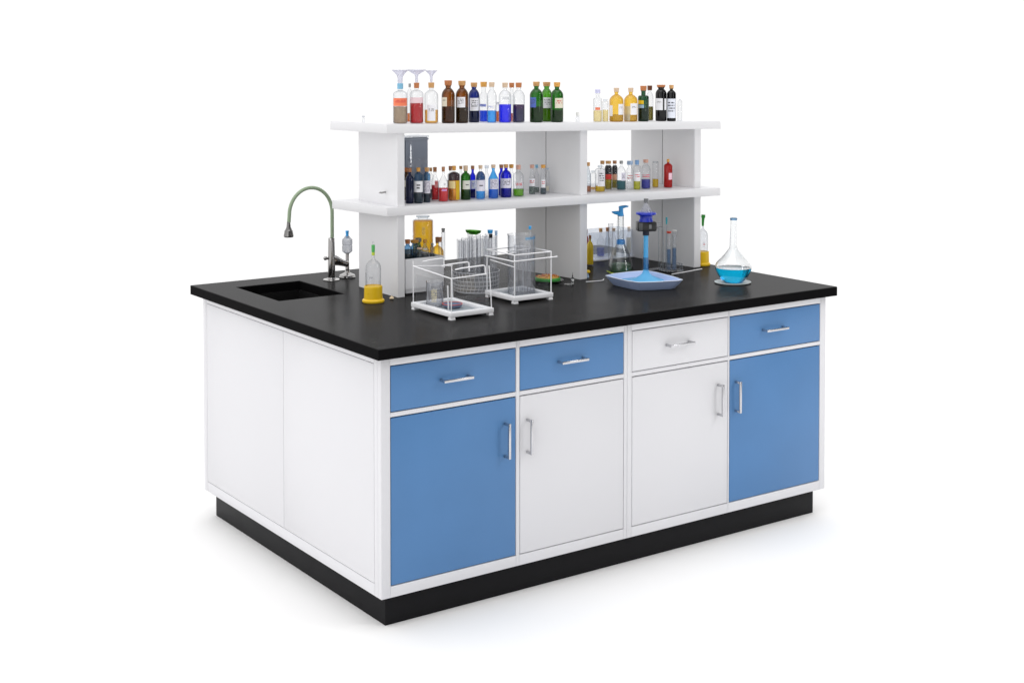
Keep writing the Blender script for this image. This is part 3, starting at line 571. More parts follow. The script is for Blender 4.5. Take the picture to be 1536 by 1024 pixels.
('bottle of cream powder in the crate, right of the flask neck', 'bottles standing on the black counter', (1.8197, 1.05, 0.856), 0.01136, 0.00483, 0.07013, 0.09285, 0.11272, 0.0071, 'wood_pale', 'clear', 'slim', -2.4479, [('cream', 0.06729)], []),
]

def shoulder(style, R, rn, zs, zn, n=7):
    pts = []
    if style == 'round':
        for i in range(n + 1):
            u = sin(i / n * pi / 2) if i < n else 1.0
            pts.append((rn + (R - rn) * (1 - u ** 1.9) ** .85, zs + (zn - zs) * u))
    elif style == 'cone':
        for i in range(n + 1):
            t = i / n
            pts.append((R + (rn - R) * (t ** .92), zs + (zn - zs) * t))
    elif style == 'square':
        h = min(R * .45, (zn - zs) * .7)
        for i in range(n + 1):
            t = i / n * pi / 2
            pts.append((rn + (R - rn) * cos(t) ** .45, zs + h * sin(t)))
    else:
        for i in range(n + 1):
            t = i / n
            q = t * t * (3 - 2 * t)
            pts.append((R + (rn - R) * q, zs + (zn - zs) * t))
    return pts
def bottle_profile(R, rn, zs, zc0, style):
    zn = zs + (zc0 - zs) * (.72 if style != 'slim' else .6)
    k = min(R * .18, zs * .2)
    pts = [(0, .0004), (R - k, .0004), (R - k * .3, k * .3), (R, k)]
    pts += shoulder(style, R, rn, zs, zn)
    pts += [(rn, zc0 - .0035), (rn * 1.14, zc0 - .003), (rn * 1.14, zc0 - .0002)]
    return pts
def radius_at(pts, z):
    for (r0, z0), (r1, z1) in zip(pts[1:], pts[2:]):
        if z0 <= z <= z1 and z1 > z0: return r0 + (r1 - r0) * (z - z0) / (z1 - z0)
    return pts[-1][0]
for text, grp, loc, R, rn, zs, zc0, zc1, rc, cap, glass, style, az, layers, labs in BOTTLES:
    name = 'glass_vial' if R < .011 and zc1 < .05 else 'reagent_bottle'
    cat = 'vial' if name == 'glass_vial' else 'bottle'
    if 'jug' in text: name, cat = 'glass_jug', 'jug'
    if 'beaker' in text: name, cat = 'glass_beaker', 'beaker'
    if 'cylinder' in text: name, cat = 'glass_cylinder', 'cylinder'
    if 'clear tube' in text: name, cat = 'glass_tube', 'tube'
    if ' jar' in text: name, cat = 'glass_jar', 'jar'
    if 'jug' in text: zs = zs - .002
    t = thing(name, text, cat, loc, 0, grp)
    seg = 24
    pr = bottle_profile(R, rn, zs, zc0, style)
    obj('glass_body', lathe(pr, seg=seg), GLASS[glass], t, smooth=50)
    inset = .94
    z_prev = .0016
    for ci, (c, z) in enumerate(layers):
        z = min(z, zc0 - .006)
        if z <= z_prev + .001: continue
        pts = [(0, z_prev)]
        if ci == 0: pts += [(R * inset - R * .16, z_prev), (R * inset, z_prev + R * .14)]
        else: pts += [(radius_at(pr, z_prev) * inset, z_prev)]
        for rr, zz in pr:
            if z_prev + R * .15 < zz < z: pts.append((rr * inset, zz))
        pts += [(radius_at(pr, z) * inset, z), (0, z)]
        obj('liquid', lathe(pts, seg=seg), LIQ[c], t, smooth=40)
        z_prev = z + .0003
    if cap == 'clearcap':
        obj('rim', lathe([(rn * 1.1, zc0), (rc, zc0 + .0005), (rc, zc1 - .0005), (rc * .9, zc1)], seg=seg), CAP[cap], t, smooth=40)
    else:
        wood = cap.startswith('wood')
        obj('cork' if wood else 'cap', cyl(rc * (.9 if wood else 1), rc, zc0, zc1, .0006, seg=20), CAP[cap], t, smooth=40)
    for p0, p1, z0, z1, paper, ink in labs:
        z1 = min(z1, zs + .5 * (zc0 - zs)); z0 = max(z0, .002)
        if z1 <= z0: continue
        o = obj('label', arc_patch(max(radius_at(pr, min(z0, zs)), R) * 1.012 + .0002, p0, p1, z0, min(z1, zs + .001), az), LABEL(paper, ink), t, smooth=60)

# funnels and the loose plastic piece over the first bottles
def funnel(base, z0, z1, r0, r1, text):
    """stands in the bottle neck; stem, cone, rim"""
    t = thing('funnel', text, 'funnel', (base[0], base[1], z0), 0, 'plastic funnels over the first bottles')
    H = z1 - z0
    obj('cone', lathe([(r0 * .8, .0), (r0, .002), (r0 * 1.05, H * .45), (r0 * 1.5, H * .62), (r1 * .72, H * .83), (r1, H * .97), (r1 * 1.04, H), (r1 * .98, H), (r1 * .70, H * .84), (r0 * 1.3, H * .63), (r0 * .9, H * .45), (r0 * .7, .001)], seg=28), M['funnel'], t, smooth=50)
fz = [(BOTTLES[0], .0475, .009, .0305, 'wide clear plastic funnel with thick stem on the light blue collar bottle'),
      (BOTTLES[2], .0465, .005, .034, 'clear plastic funnel standing over the red bottle'),
      (BOTTLES[3], .0435, .0045, .0215, 'small clear plastic funnel over the bottle with a tall blank label')]
for b_, h, r0, r1, text in fz:
    x, y, z = b_[2]; funnel((x, y), z + b_[7] + .0003, z + b_[7] + h, r0, r1, text)

# ------------------------------------------------------------------ grey container on the middle shelf
t = thing('storage_container', 'tall smoky grey plastic container behind the dark bottles on the middle shelf', 'container', (0, 0, 0))
obj('body', box(.612, .930, 1.1712, .7395, 1.005, 1.3955, .004), M['smoke_plastic'], t, smooth=40)
b = bmesh.new()
for x in (.620, .630, .640): add_box(b, x, .9265, 1.176, x + .004, .9298, 1.390, .001)
add_box(b, .612, .9262, 1.386, .7395, .9298, 1.393, .001)
obj('rib', b, M['smoke_plastic'], t)
obj('lid', box(.609, .926, 1.3957, .7425, 1.009, 1.402, .002), M['clear_plastic'], t, smooth=40)
b = bmesh.new()
for k, (x, w) in enumerate(((.652, .004), (.659, .005), (.667, .006), (.676, .004), (.683, .006), (.692, .004), (.699, .005), (.716, .005))):
    add_box(b, x, .9285, 1.310 + (k % 3) * .002, x + w, .9298, 1.317 + (k % 2) * .002)
obj('embossed_mark', b, M['clear_plastic'], t)

# ------------------------------------------------------------------ tap and vacuum post
t = thing('gooseneck_tap', 'chrome tap with a sage green gooseneck hose and spray head, beside the sink', 'tap', (.4577, 1.1727, ZT))
obj('base_flange', lathe([(0, 0.0002), (.031, .0002), (.032, .002), (.030, .004), (.018, .006), (.0145, .010), (0, .010)], seg=40), M['chrome'], t, smooth=35)
obj('column', lathe([(0, .009), (.0142, .009), (.0140, .06), (.0135, .08), (.0122, .14), (.0118, .156), (.0112, .1605), (.0085, .162), (0, .162)], seg=32), M['chrome'], t, smooth=35)
a_, b_, zc = .0895, .098, .258
pts = [(.0035, 0, .1600), (.0035, 0, .20), (.0035, 0, .235)]
rr = 24
for i in range(rr + 1):
    th = pi * i / rr
    pts.append((.0035 - a_ + a_ * cos(th), 0, zc + b_ * sin(th)))
pts += [(.0035 - 2 * a_ - .001, 0, .245), (.0035 - 2 * a_ - .002, 0, .231)]
obj('hose', tube(pts, .0068, seg=14), M['hose'], t, smooth=50)
hxp = .0035 - 2 * a_ - .003
obj('spray_head', lathe([(0, .2345), (.0062, .2345), (.0068, .225), (.0084, .214), (.0128, .204), (.0150, .2015), (.0170, .190), (.0188, .1805), (.0172, .1770), (0, .1775)], c=(hxp, 0, 0), seg=28), M['gunmetal'], t, smooth=30)
obj('handle', tube([(.006, 0, .074), (.016, -.001, .0735), (.03, -.002, .068), (.045, -.003, .062), (.056, -.004, .0585), (.063, -.004, .057), (.068, -.004, .0565)], [.022, .0195, .0155, .0125, .0118, .0135, .0105], seg=20), M['chrome'], t, smooth=50)
obj('knob', tube([(-.010, .003, .083), (-.018, .004, .0835), (-.021, .0045, .084), (-.027, .005, .0845), (-.030, .005, .0845)], [.0045, .005, .0078, .0072, .004], seg=16), M['chrome'], t, smooth=50)
t = thing('gas_tap', 'chrome post with clear fluted head and blue tip, beside the taller tap', 'gas tap', (.5377, 1.1951, ZT))
obj('base_flange', lathe([(0, .0002), (.0305, .0002), (.0315, .003), (.029, .006), (.030, .008), (.028, .011), (.018, .015), (.0105, .019), (.0085, .026), (0, .026)], seg=40), M['chrome'], t, smooth=35)
obj('post', lathe([(0, .024), (.0076, .024), (.0074, .060), (.0066, .062), (.0066, .094), (0, .094)], seg=24), M['chrome'], t, smooth=35)
b = bmesh.new()
pr = [(.009, .092), (.0195, .101), (.0200, .122), (.0185, .1235), (.0185, .1265), (.0200, .128), (.0198, .146), (.012, .154), (.0075, .160)]
add_lathe(b, pr, seg=14)
obj('clear_head', b, M['mesh_glass'], t)
obj('tip', lathe([(.0, .150), (.0055, .150), (.0058, .172), (.0066, .173), (.0066, .180), (0, .180)], seg=18), M['blue_plastic'], t, smooth=35)

# ------------------------------------------------------------------ yellow-based bottles
def squeeze_bottle(loc, s, text, mark, az):
    t = thing('wash_bottle', text, 'bottle', loc, 0)
    obj('yellow_base', lathe([(0, .0003), (.0365 * s, .0003), (.0385 * s, .003), (.0385 * s, .008), (.036 * s, .011), (.0325 * s, .013), (.0315 * s, .05), (.0315 * s, .0555), (.0305 * s, .0575), (.029 * s, .0575), (.029 * s, .055), (0, .055)], seg=40), M['yellow_plastic'], t, smooth=35)
    obj('clear_body', lathe([(.0265 * s, .0555), (.0268 * s, .10), (.0268 * s, .117), (.0258 * s, .126), (.0225 * s, .134), (.0165 * s, .141), (.0095 * s, .146), (.0062 * s, .151), (.0056 * s, .158), (.0054 * s, .164)], seg=36), GLASS['clear'] if s == 1 else GLASS['milk'], t, smooth=50)
    if s == 1:
        obj('lime_ring', cyl(.0056, .0058, .1625, .1735), M['lime_plastic'], t, smooth=40)
        obj('green_stopper', cyl(.0058, .0062, .1738, .1985), M['stopper_green'], t, smooth=40)
        obj('tip', lathe([(.0045, .1985), (.0035, .203), (.0028, .211)], seg=14), GLASS['clear'], t, smooth=40)
        obj('emblem', arc_patch(.0271, -.62, -.05, .083, .092, az), LABEL('clearlab', 'grey'), t)
        obj('emblem', arc_patch(.0321, -.72, -.5, .029, .037, az), label_mat('yellow mark', lin((232, 190, 22)), lin((60, 50, 30)), 'dot'), t)
    else:
        obj('nozzle', tube([(0, 0, .160), (0, 0, .172), (.001, 0, .190), (.002, 0, .196), (.003, 0, .206)], [.0045, .0050, .0060, .0085, .0080], seg=16), M['green_plastic'], t, smooth=40)
        obj('emblem', arc_patch(.0268 * s + .0004, .0, .5, .075, .098, az), LABEL('clearlab', 'red'), t)
    return t
squeeze_bottle((.3509, .6637, ZT), 1.0, 'clear domed bottle in a yellow base with green stopper, in front of the left upright', True, -2.64)
squeeze_bottle((1.8680, .6407, ZT), .80, 'hazy bottle with yellow base and green nozzle, behind the right upright', False, -2.40)
o = obj('bead', lathe([(0, .0002), (.006, .001), (.0085, .004), (.006, .008), (.0028, .010), (.003, .013), (0, .0135)], seg=16), M['beige'], None, smooth=60, loc=(.4301, .6734, ZT)); tag(o, 'tiny beige bead at the foot of the left upright', 'bead')

# ------------------------------------------------------------------ white bin
t = thing('storage_bin', 'white plastic bin crowded with capped bottles, next to the left upright', 'bin', (0, 0, 0))
bx0, by0, bx1, by1, bz1 = .5115, .7150, .6725, .9400, .9790
b = bmesh.new()
def ringpoly(z, i): return [b.verts.new(p) for p in ((bx0 + i, by0 + i, z), (bx1 - i, by0 + i, z), (bx1 - i, by1 - i, z), (bx0 + i, by1 - i, z))]
R0, R1, R2, R3, R4, R5 = ringpoly(ZT + .006, .004), ringpoly(ZT + .020, .0025), ringpoly(ZT + .0205, 0.0), ringpoly(bz1, 0), ringpoly(bz1, .003), ringpoly(ZT + .0075, .006)
for A, B_ in ((R0, R1), (R1, R2), (R2, R3), (R3, R4), (R4, R5)):
    for i in range(4): b.faces.new((A[i], A[(i + 1) % 4], B_[(i + 1) % 4], B_[i]))
b.faces.new(R0); b.faces.new(R5)
obj('bin_body', b, M['white_plastic'], t)
for x in (bx0 + .012, bx1 - .024):
    for y in (by0 + .012, by1 - .024): obj('foot', box(x, y, ZT + .0003, x + .012, y + .012, ZT + .006), M['black_plastic'], t)

# ------------------------------------------------------------------ wire racks
def wire_rack(x0, y0, x1, y1, text, kind):
    t = thing('wire_rack', text, 'rack', (0, 0, 0), 0, 'white wire racks with glass sides on the worktop')
    zt = ZT + .0245; zb = ZT + .0095; fw = .022
    b = bmesh.new()
    add_box(b, x0, y0, zb, x1, y0 + fw, zt, .0015); add_box(b, x0, y1 - fw, zb, x1, y1, zt, .0015)
    add_box(b, x0 + .0004, y0 + fw + .0002, zb, x0 + fw, y1 - fw - .0002, zt - .0004, .0012); add_box(b, x1 - fw, y0 + fw + .0002, zb, x1 - .0004, y1 - fw - .0002, zt - .0004, .0012)
    obj('tray_frame', b, M['white_plastic'], t, smooth=30)
    obj('base_plate', box(x0 + fw + .0004, y0 + fw + .0004, zb, x1 - fw - .0004, y1 - fw - .0004, zb + .004), M['grey_plate'], t)
    for x in (x0 + .001, x1 - .019):
        for y in (y0 + .001, y1 - .019):
            obj('foot', add_hexa(bmesh.new(), [(x, y, ZT + .0003), (x + .018, y, ZT + .0003), (x + .018, y + .018, ZT + .0003), (x, y + .018, ZT + .0003)],
                                 [(x + .0015, y + .0015, zb - .0001), (x + .0165, y + .0015, zb - .0001), (x + .0165, y + .0165, zb - .0001), (x + .0015, y + .0165, zb - .0001)]), M['white_plastic'], t)
    m = .006; r = .0019
    if kind == 0:
        zr = ZT + .134; zh = ZT + .163
        posts = [((x0 + m, y0 + m), zr, 0), ((x0 + m, y1 - m), zh, 0), ((x1 - m, y0 + m), zh + .001, -.010), ((x1 - m, y1 - m), zr, -.004)]
        for (x, y), z, lean in posts:
            obj('wire_post', tube([(x, y, zt - .001), (x + lean * .4, y, (zt + z) / 2), (x + lean, y, z)], r, seg=8), M['wire'], t, smooth=50)
        b = bmesh.new()
        add_tube(b, [(x0 + m, y1 - m, zr + .012), (x0 + m, y0 + m, zr), (x1 - m - .02, y0 + m, zr + .004)], r * 1.15, seg=8)
        add_tube(b, [(x1 - m, y1 - m, zr), (x0 + m, y1 - m, zr + .012)], r, seg=8)
        obj('wire_ring', b, M['wire'], t, smooth=50)
        for y, zz, xe in ((y0 + .028, zh, x1 - m - .010), (y0 + .110, zh + .002, x1 - m - .02), (y1 - .02, zh + .002, x1 - .05)):
            b = tube([(x0 + .035, y, zz - .005), (x0 + .06, y, zz - .002), (xe - .008, y, zz), (xe - .001, y, zz - .003), (xe, y, zz - .010), (xe + .001, y, zz - .032)], r * 1.2, seg=8)
            obj('wire_rail', b, M['wire'], t, smooth=50)
        obj('wire_post', tube([(x0 + .055, y0 + .10, zt - .014), (x0 + .052, y0 + .10, ZT + .095)], r * 1.3, seg=8), M['wire'], t, smooth=50)
        obj('wire_post', tube([(x0 + .03, y0 + .19, zt - .001), (x0 + .03, y0 + .19, ZT + .10)], r * .9, seg=8), M['wire'], t, smooth=50)
        zg = ZT + .118
    else:
        zr = ZT + .147; zh = ZT + .168
        for x, y, z in ((x0 + m, y0 + m, zh), (x0 + m, y1 - m, zr), (x1 - m, y0 + m, zh), (x1 - m, y1 - m, zh)):
            obj('wire_post', tube([(x, y, zt - .001), (x, y, z)], r * 1.2, seg=8), M['wire'], t, smooth=50)
        b = bmesh.new()
        add_tube(b, [(x0 + m, y0 + m, zh), (x1 - m, y0 + m, zh), (x1 - m, y1 - m, zh), (x0 + m, y1 - m, zh), (x0 + m, y0 + m, zh)], r * 1.2, seg=8)
        obj('wire_ring', b, M['wire'], t, smooth=50)
        b = bmesh.new()
        add_tube(b, [(x0 - .001, y1 - m, zr), (x0 - .001, y0 + m - .004, zr), (x1 + .018, y0 + m - .004, zr + .002)], r * 1.3, seg=8)
        add_tube(b, [(x0 + .004, y1 - .03, zr - .012), (x0 + .004, y0 + m, zr - .020)], r, seg=8)
        obj('wire_rail', b, M['wire'], t, smooth=50)
        obj('wire_rail', tube([(x0 + .03, (y0 + y1) / 2, zh), (x1 - .03, (y0 + y1) / 2 + .01, zh + .001)], r, seg=8), M['wire'], t, smooth=50)
        zg = zr - .01
    g0 = .0115
    for a in (((x0 + g0, y0 + g0), (x1 - g0, y0 + g0 + .002)), ((x0 + g0, y1 - g0 - .002), (x1 - g0, y1 - g0)), ((x0 + g0, y0 + g0 + .003), (x0 + g0 + .002, y1 - g0 - .003)), ((x1 - g0 - .002, y0 + g0 + .003), (x1 - g0, y1 - g0 - .003))):
        obj('glass_pane', box(a[0][0], a[0][1], zt + .0003, a[1][0], a[1][1], zg), M['pane_glass'], t)
    return t
wire_rack(.3860, .2210, .5550, .4700, 'front white wire rack with bent rails and a grey plate, nearest the worktop edge', 0)
wire_rack(.7250, .3470, .8930, .5280, 'white wire rack with square top ring, a tall beaker standing in it', 1)
o = thing('small_dish', 'small slate-blue dish with red rim inside the front wire rack', 'dish', (.476, .352, ZT + .0138))
obj('bowl', lathe([(0, .0), (.022, .0), (.031, .005), (.034, .0125), (.0325, .0125), (.029, .006), (0, .003)], seg=32), principled('slate blue glaze', lin((112, 128, 156)), .3, .5, var=.1, vscale=40), o, smooth=50)
obj('rim', lathe([(.0342, .0127), (.0346, .0137), (.0342, .0147), (.0325, .0147), (.0320, .0137), (.0325, .0127), (.0342, .0127)], seg=32), M['red_plastic'], o, smooth=60)
t = thing('glass_beaker', 'small clear beaker standing at the back of the front wire rack', 'beaker', (.440, .405, ZT + .0138))
obj('glass_body', lathe([(0, .0004), (.027, .0004), (.029, .003), (.029, .082), (.031, .0845), (.0285, .0845), (.0278, .080), (.0278, .0035), (0, .003)], seg=36), M['tube_glass'], t, smooth=50)
obj('scale_mark', arc_patch(.0292, -.5, .3, .018, .066, -2.6), LABEL('clearlab', 'whitetext'), t)
# tall beaker in the second rack
t = thing('tall_beaker', 'tall clear beaker rising above the square-topped wire rack', 'beaker', (.822, .440, ZT + .0138))
obj('glass_body', lathe([(0, .0005), (.046, .0005), (.049, .004), (.049, .205), (.051, .209), (.0515, .2105), (.0485, .2105), (.0470, .205), (.0470, .0045), (.0, .0035)], seg=40), M['window_glass'], t, smooth=50)
obj('blue_rim', arc_patch(.0500, .2, 1.2, .197, .2045, -2.6), M['blue_tube'], t)
def test_tube(x, y, z, h, r, text, stopper=None, lean=(0, 0), liq=None):
    t = thing('test_tube', text, 'test tube', (x, y, z), 0, 'glass test tubes on the worktop')
    t.rotation_euler = (lean[0], lean[1], 0)
    pr = [(0, .0003), (r * .55, r * .15), (r * .9, r * .55), (r, r), (r, h - .003), (r * 1.12, h - .001), (r * 1.1, h), (r * .92, h - .001)]
    obj('glass_body', lathe(pr, seg=16), M['tube_glass'], t, smooth=50)
    if liq: obj('liquid', lathe([(0, .001), (r * .8, r * .8), (r * .9, r * 1.1), (r * .9, liq[1]), (0, liq[1])], seg=14), LIQ[liq[0]], t, smooth=40)
    if stopper:
        m, sh, sr = stopper
        obj('stopper', cyl(sr * .82, sr, h + .0003, h + sh, .0006, 16), m, t, smooth=40)
    return t
for k, (dx, dy, h) in enumerate(((-.018, .008, .17), (.012, .018, .176), (.006, -.018, .15), (.028, -.006, .168))):
    test_tube(.822 + dx, .440 + dy, ZT + .018, h, .0075, 'clear test tube standing inside the tall beaker')
test_tube(.902, .500, ZT + .0248, .205, .0035, 'thin clear tube with light blue stopper at the right of the beaker rack', (M['blue_plastic'], .012, .0055))

# ------------------------------------------------------------------ glass basket of tubes
cx, cy = .768, .648
t = thing('glass_basket', 'round pressed-glass basket packed with test tubes, between the two wire racks', 'basket', (cx, cy, ZT))
b = bmesh.new()
add_lathe(b, [(0, .0004), (.074, .0004), (.079, .004), (.082, .030), (.084, .074), (.0855, .076), (.0825, .076), (.0805, .032), (.0775, .006), (0, .0035)], seg=48)
obj('bowl', b, M['mesh_glass'], t, smooth=50)
b = bmesh.new()
for zz, rr_ in ((.006, .0798), (.018, .0810), (.030, .0825), (.045, .0833), (.060, .0842), (.0765, .0848)):
    add_tube(b, [(rr_ * cos(2 * pi * i / 40), rr_ * sin(2 * pi * i / 40), zz) for i in range(41)], .0011, seg=6, cap=False)
for i in range(36):
    a = 2 * pi * i / 36
    add_tube(b, [(.0795 * cos(a), .0795 * sin(a), .005), (.0825 * cos(a + .10), .0825 * sin(a + .10), .032), (.0848 * cos(a), .0848 * sin(a), .0765)], .0008, seg=5)
obj('lattice', b, principled('frosted glass ribs', (.62, .63, .66, 1), .3, .5), t, smooth=60)
random.seed(3)
spots = [(-.066, -.002), (-.058, -.028), (-.055, .026), (-.040, -.050), (-.036, -.012), (-.034, .046), (-.030, .012), (-.012, -.034), (-.012, .062), (-.008, -.006), (-.006, .030), (.014, -.044), (.016, .010), (.016, .052), (.034, -.016), (.036, .030), (.044, -.048), (.054, .004), (.058, .030), (.066, -.020)]
for k, (dx, dy) in enumerate(spots):
    h = .176 + random.random() * .026
    test_tube(cx + dx, cy + dy, ZT + .0042, h, .0094 + .0012 * (k % 2), 'clear test tube standing among others in the round glass basket')
test_tube(cx + .018, cy - .068, ZT + .0042, .195, .0052, 'test tube with black stopper at the front of the glass basket', (M['black_plastic'], .014, .0068))
test_tube(cx + .058, cy - .044, ZT + .0042, .198, .0050, 'test tube with grey-blue stopper at the right of the glass basket', (CAP['paleblue'], .018, .0056))
test_tube(cx + .066, cy + .006, ZT + .0042, .200, .0056, 'test tube with bright blue stopper at the back of the glass basket', (M['blue_plastic'], .013, .0105))
test_tube(.7080, .775, ZT + .0003, .205, .0072, 'tall test tube with grey stopper, left of the glass basket', (CAP['grey'], .014, .0066))
test_tube(.6860, .760, ZT + .0003, .172, .0072, 'test tube with brown stopper, between the white bin and the glass basket', (CAP['wood_brown'], .018, .0062))
o = obj('boat_dish', lathe([(0, 0), (.5, .02), (.9, .35), (1.0, .8), (.97, .82), (.85, .42), (0, .1)], seg=28), GLASS['greenglass2'], None, smooth=60, loc=(cx - .010, cy + .004, ZT + .2065))
o.scale = (.029, .018, .018); o.rotation_euler = (0, .06, -.6); tag(o, 'green glass boat dish lying on top of the basket of tubes', 'dish')

# ------------------------------------------------------------------ round dish of green crumbs, loose glass pieces
t = thing('petri_dish', 'shallow clear glass dish heaped with green and golden crumbs, by the middle upright', 'dish', (1.092, .6500, ZT))
obj('glass_dish', lathe([(0, .0004), (.040, .0004), (.052, .004), (.059, .011), (.061, .012), (.0575, .012), (.051, .0055), (0, .003)], seg=48), M['hero_glass'], t, smooth=50)
obj('crumb_bed', lathe([(0, .0035), (.040, .0035), (.048, .009), (.0495, .017), (.046, .0215), (0, .0215)], seg=40), M['moss'], t, smooth=50)
b = bmesh.new()
random.seed(11)
add_lathe(b, [(0, .0217), (.043, .0217), (.040, .0245), (.02, .0275), (0, .0285)], seg=36)
for k in range(110):
    a = random.random() * 2 * pi; rr_ = .042 * math.sqrt(random.random()); zz = .0285 - .0045 * (rr_ / .042) ** 2
    m_ = bmesh.ops.create_icosphere(b, subdivisions=1, radius=.0016 + random.random() * .0016)
    bmesh.ops.translate(b, verts=m_['verts'], vec=(rr_ * cos(a), rr_ * sin(a), zz))
obj('crumb_top', b, M['crumbs'], t, smooth=80)
b = bmesh.new()
for k in range(46):
    a = random.random() * 2 * pi; rr_ = .043 * math.sqrt(random.random()); zz = .0295 - .0045 * (rr_ / .042) ** 2
    m_ = bmesh.ops.create_icosphere(b, subdivisions=1, radius=.0018 + random.random() * .0018)
    bmesh.ops.translate(b, verts=m_['verts'], vec=(rr_ * cos(a), rr_ * sin(a), zz))
obj('red_crumbs', b, principled('rust red crumbs', lin((176, 76, 36)), .5, .4, var=.5, vscale=150), t, smooth=80)
o = obj('glass_stopper', lathe([(0, .0003), (.006, .0003), (.0045, .006), (.003, .012), (.006, .016), (.0065, .021), (.004, .026), (.0015, .034), (0, .046)], seg=18), M['hero_glass'], None, smooth=50, loc=(1.150, .572, ZT)); tag(o, 'small clear glass stopper standing beside the crumb dish', 'stopper')
o = obj('broken_glass', lathe([(0, .0003), (.014, .0003), (.017, .003), (.013, .004), (.006, .0025), (0, .0025)], seg=9), M['hero_glass'], None, smooth=20, loc=(1.128, .566, ZT)); tag(o, 'flat clear glass piece lying in front of the crumb dish', 'glass piece')

# ------------------------------------------------------------------ behind the middle upright: pale crate
t = thing('storage_crate', 'pale blue translucent crate holding corked bottles at the back of the worktop', 'crate', (0, 0, 0))
kx0, kx1, ky0, ky1 = 1.535, 1.800, .985, 1.105
obj('crate_base', box(kx0 - .006, ky0 - .012, ZT + .0003, kx1, ky1, ZT + .005, .001), M['white_plastic'], t)
b = bmesh.new()
zt_ = ZT + .118
add_box(b, kx0, ky0, ZT + .0053, kx1, ky0 + .003, zt_); add_box(b, kx0, ky1 - .003, ZT + .0053, kx1, ky1, zt_)
add_box(b, kx0, ky0 + .0032, ZT + .0053, kx0 + .003, ky1 - .0032, zt_); add_box(b, kx1 - .003, ky0 + .0032, ZT + .0053, kx1, ky1 - .0032, zt_)
obj('crate_wall', b, M['crate_plastic'], t)
t = thing('pipette_bulb', 'small yellow cap on a grey stem at the foot of the middle upright', 'dropper', (1.2926, .6647, ZT))
obj('stem', lathe([(0, .0003), (.007, .0003), (.006, .008), (.004, .012), (.004, .018), (0, .018)], seg=18), CAP['paleblue'], t, smooth=40)
obj('cap', lathe([(0, .0182), (.010, .0182), (.0115, .021), (.0105, .026), (.006, .0285), (0, .029)], seg=20), M['yellow_plastic'], t, smooth=50)
o = obj('wire', tube([(1.2158, .5749, ZT + .0022), (1.24, .566, ZT + .0022), (1.275, .560, ZT + .0022), (1.292, .566, ZT + .0024), (1.303, .577, ZT + .0045)], .0017, seg=8), M['wire'], None, smooth=60); tag(o, 'thin white wire lying left of the pale blue tray', 'wire')

# ------------------------------------------------------------------ erlenmeyer flask with the blue tap
ex, ey = 1.4714, .6811
t = thing('erlenmeyer_flask', 'conical glass flask with green beads, long neck and bright blue tap, behind the tray', 'flask', (ex, ey, ZT))
outer = [(0, .0005), (.044, .0005), (.0485, .004), (.0490, .012), (.045, .040), (.034, .078), (.022, .104), (.0145, .118), (.0125, .128), (.0120, .2235), (.0132, .2255)]
inner = [(.0112, .2255), (.0100, .2225), (.0104, .128), (.0124, .118), (.020, .103), (.032, .077), (.043, .039), (.0470, .012), (.0465, .005), (.042, .0028), (0, .0028)]
obj('glass_body', lathe(outer + inner, seg=44), thin_glass('conical flask glass', (.965, .97, .97, 1), (.22, .24, .27, 1), 1.9, .008), t, smooth=50)
b = bmesh.new(); random.seed(5)
add_lathe(b, [(0, .0032), (.041, .0032), (.0455, .006), (.0455, .012), (.0415, .034), (.02, .037), (0, .036)], seg=32)
for k in range(240):
    a = random.random() * 2 * pi; zz = .006 + random.random() * .030; rr_ = .0455 - (max(zz, .012) - .012) * .16
    if random.random() < .35: rr_ *= math.sqrt(random.random()); zz = .036
    m_ = bmesh.ops.create_icosphere(b, subdivisions=1, radius=.0018 + random.random() * .0012)
    bmesh.ops.translate(b, verts=m_['verts'], vec=(rr_ * .97 * cos(a), rr_ * .97 * sin(a), zz))
obj('bead_bed', b, M['green_beads'], t, smooth=70)
obj('collar', lathe([(.0150, .112), (.0175, .113), (.0165, .130), (.0140, .131), (.0140, .112)], seg=24), M['blue_tube'], t, smooth=40)
b = bmesh.new()
add_tube(b, [(0, 0, .2230), (0, 0, .226), (.001, 0, .240), (.001, 0, .258)], [.0118, .0122, .0085, .0090], seg=16)
add_tube(b, [(-.034, .014, .2400), (-.024, .010, .2370), (-.008, .003, .2345), (.006, 0, .235)], [.0022, .0060, .0085, .0085], seg=14)
add_tube(b, [(-.008, 0, .2570), (.006, -.003, .2585), (.018, -.008, .2605), (.028, -.012, .2600)], [.0052, .0060, .0048, .0026], seg=14)
obj('tap', b, M['blue_plastic'], t, smooth=60)
o = obj('glass_rod', tube([(ex + .035, ey + .082, ZT + .0035), (ex + .058, ey + .085, ZT + .235)], .0034, seg=12), GLASS['clear'], None, smooth=60); tag(o, 'clear glass rod leaning behind the conical flask', 'rod')
test_tube(ex + .010, ey + .075, ZT + .0003, .185, .010, 'wide clear test tube standing behind the conical flask neck')
o = obj('stir_stick', tube([(1.4230, .7060, ZT + .008), (1.4210, .6850, ZT + .0045), (1.4172, .6400, ZT + .0025)], .0022, seg=8), M['lime_plastic'], None, smooth=60); tag(o, 'lime green stick lying at the foot of the conical flask', 'stick')

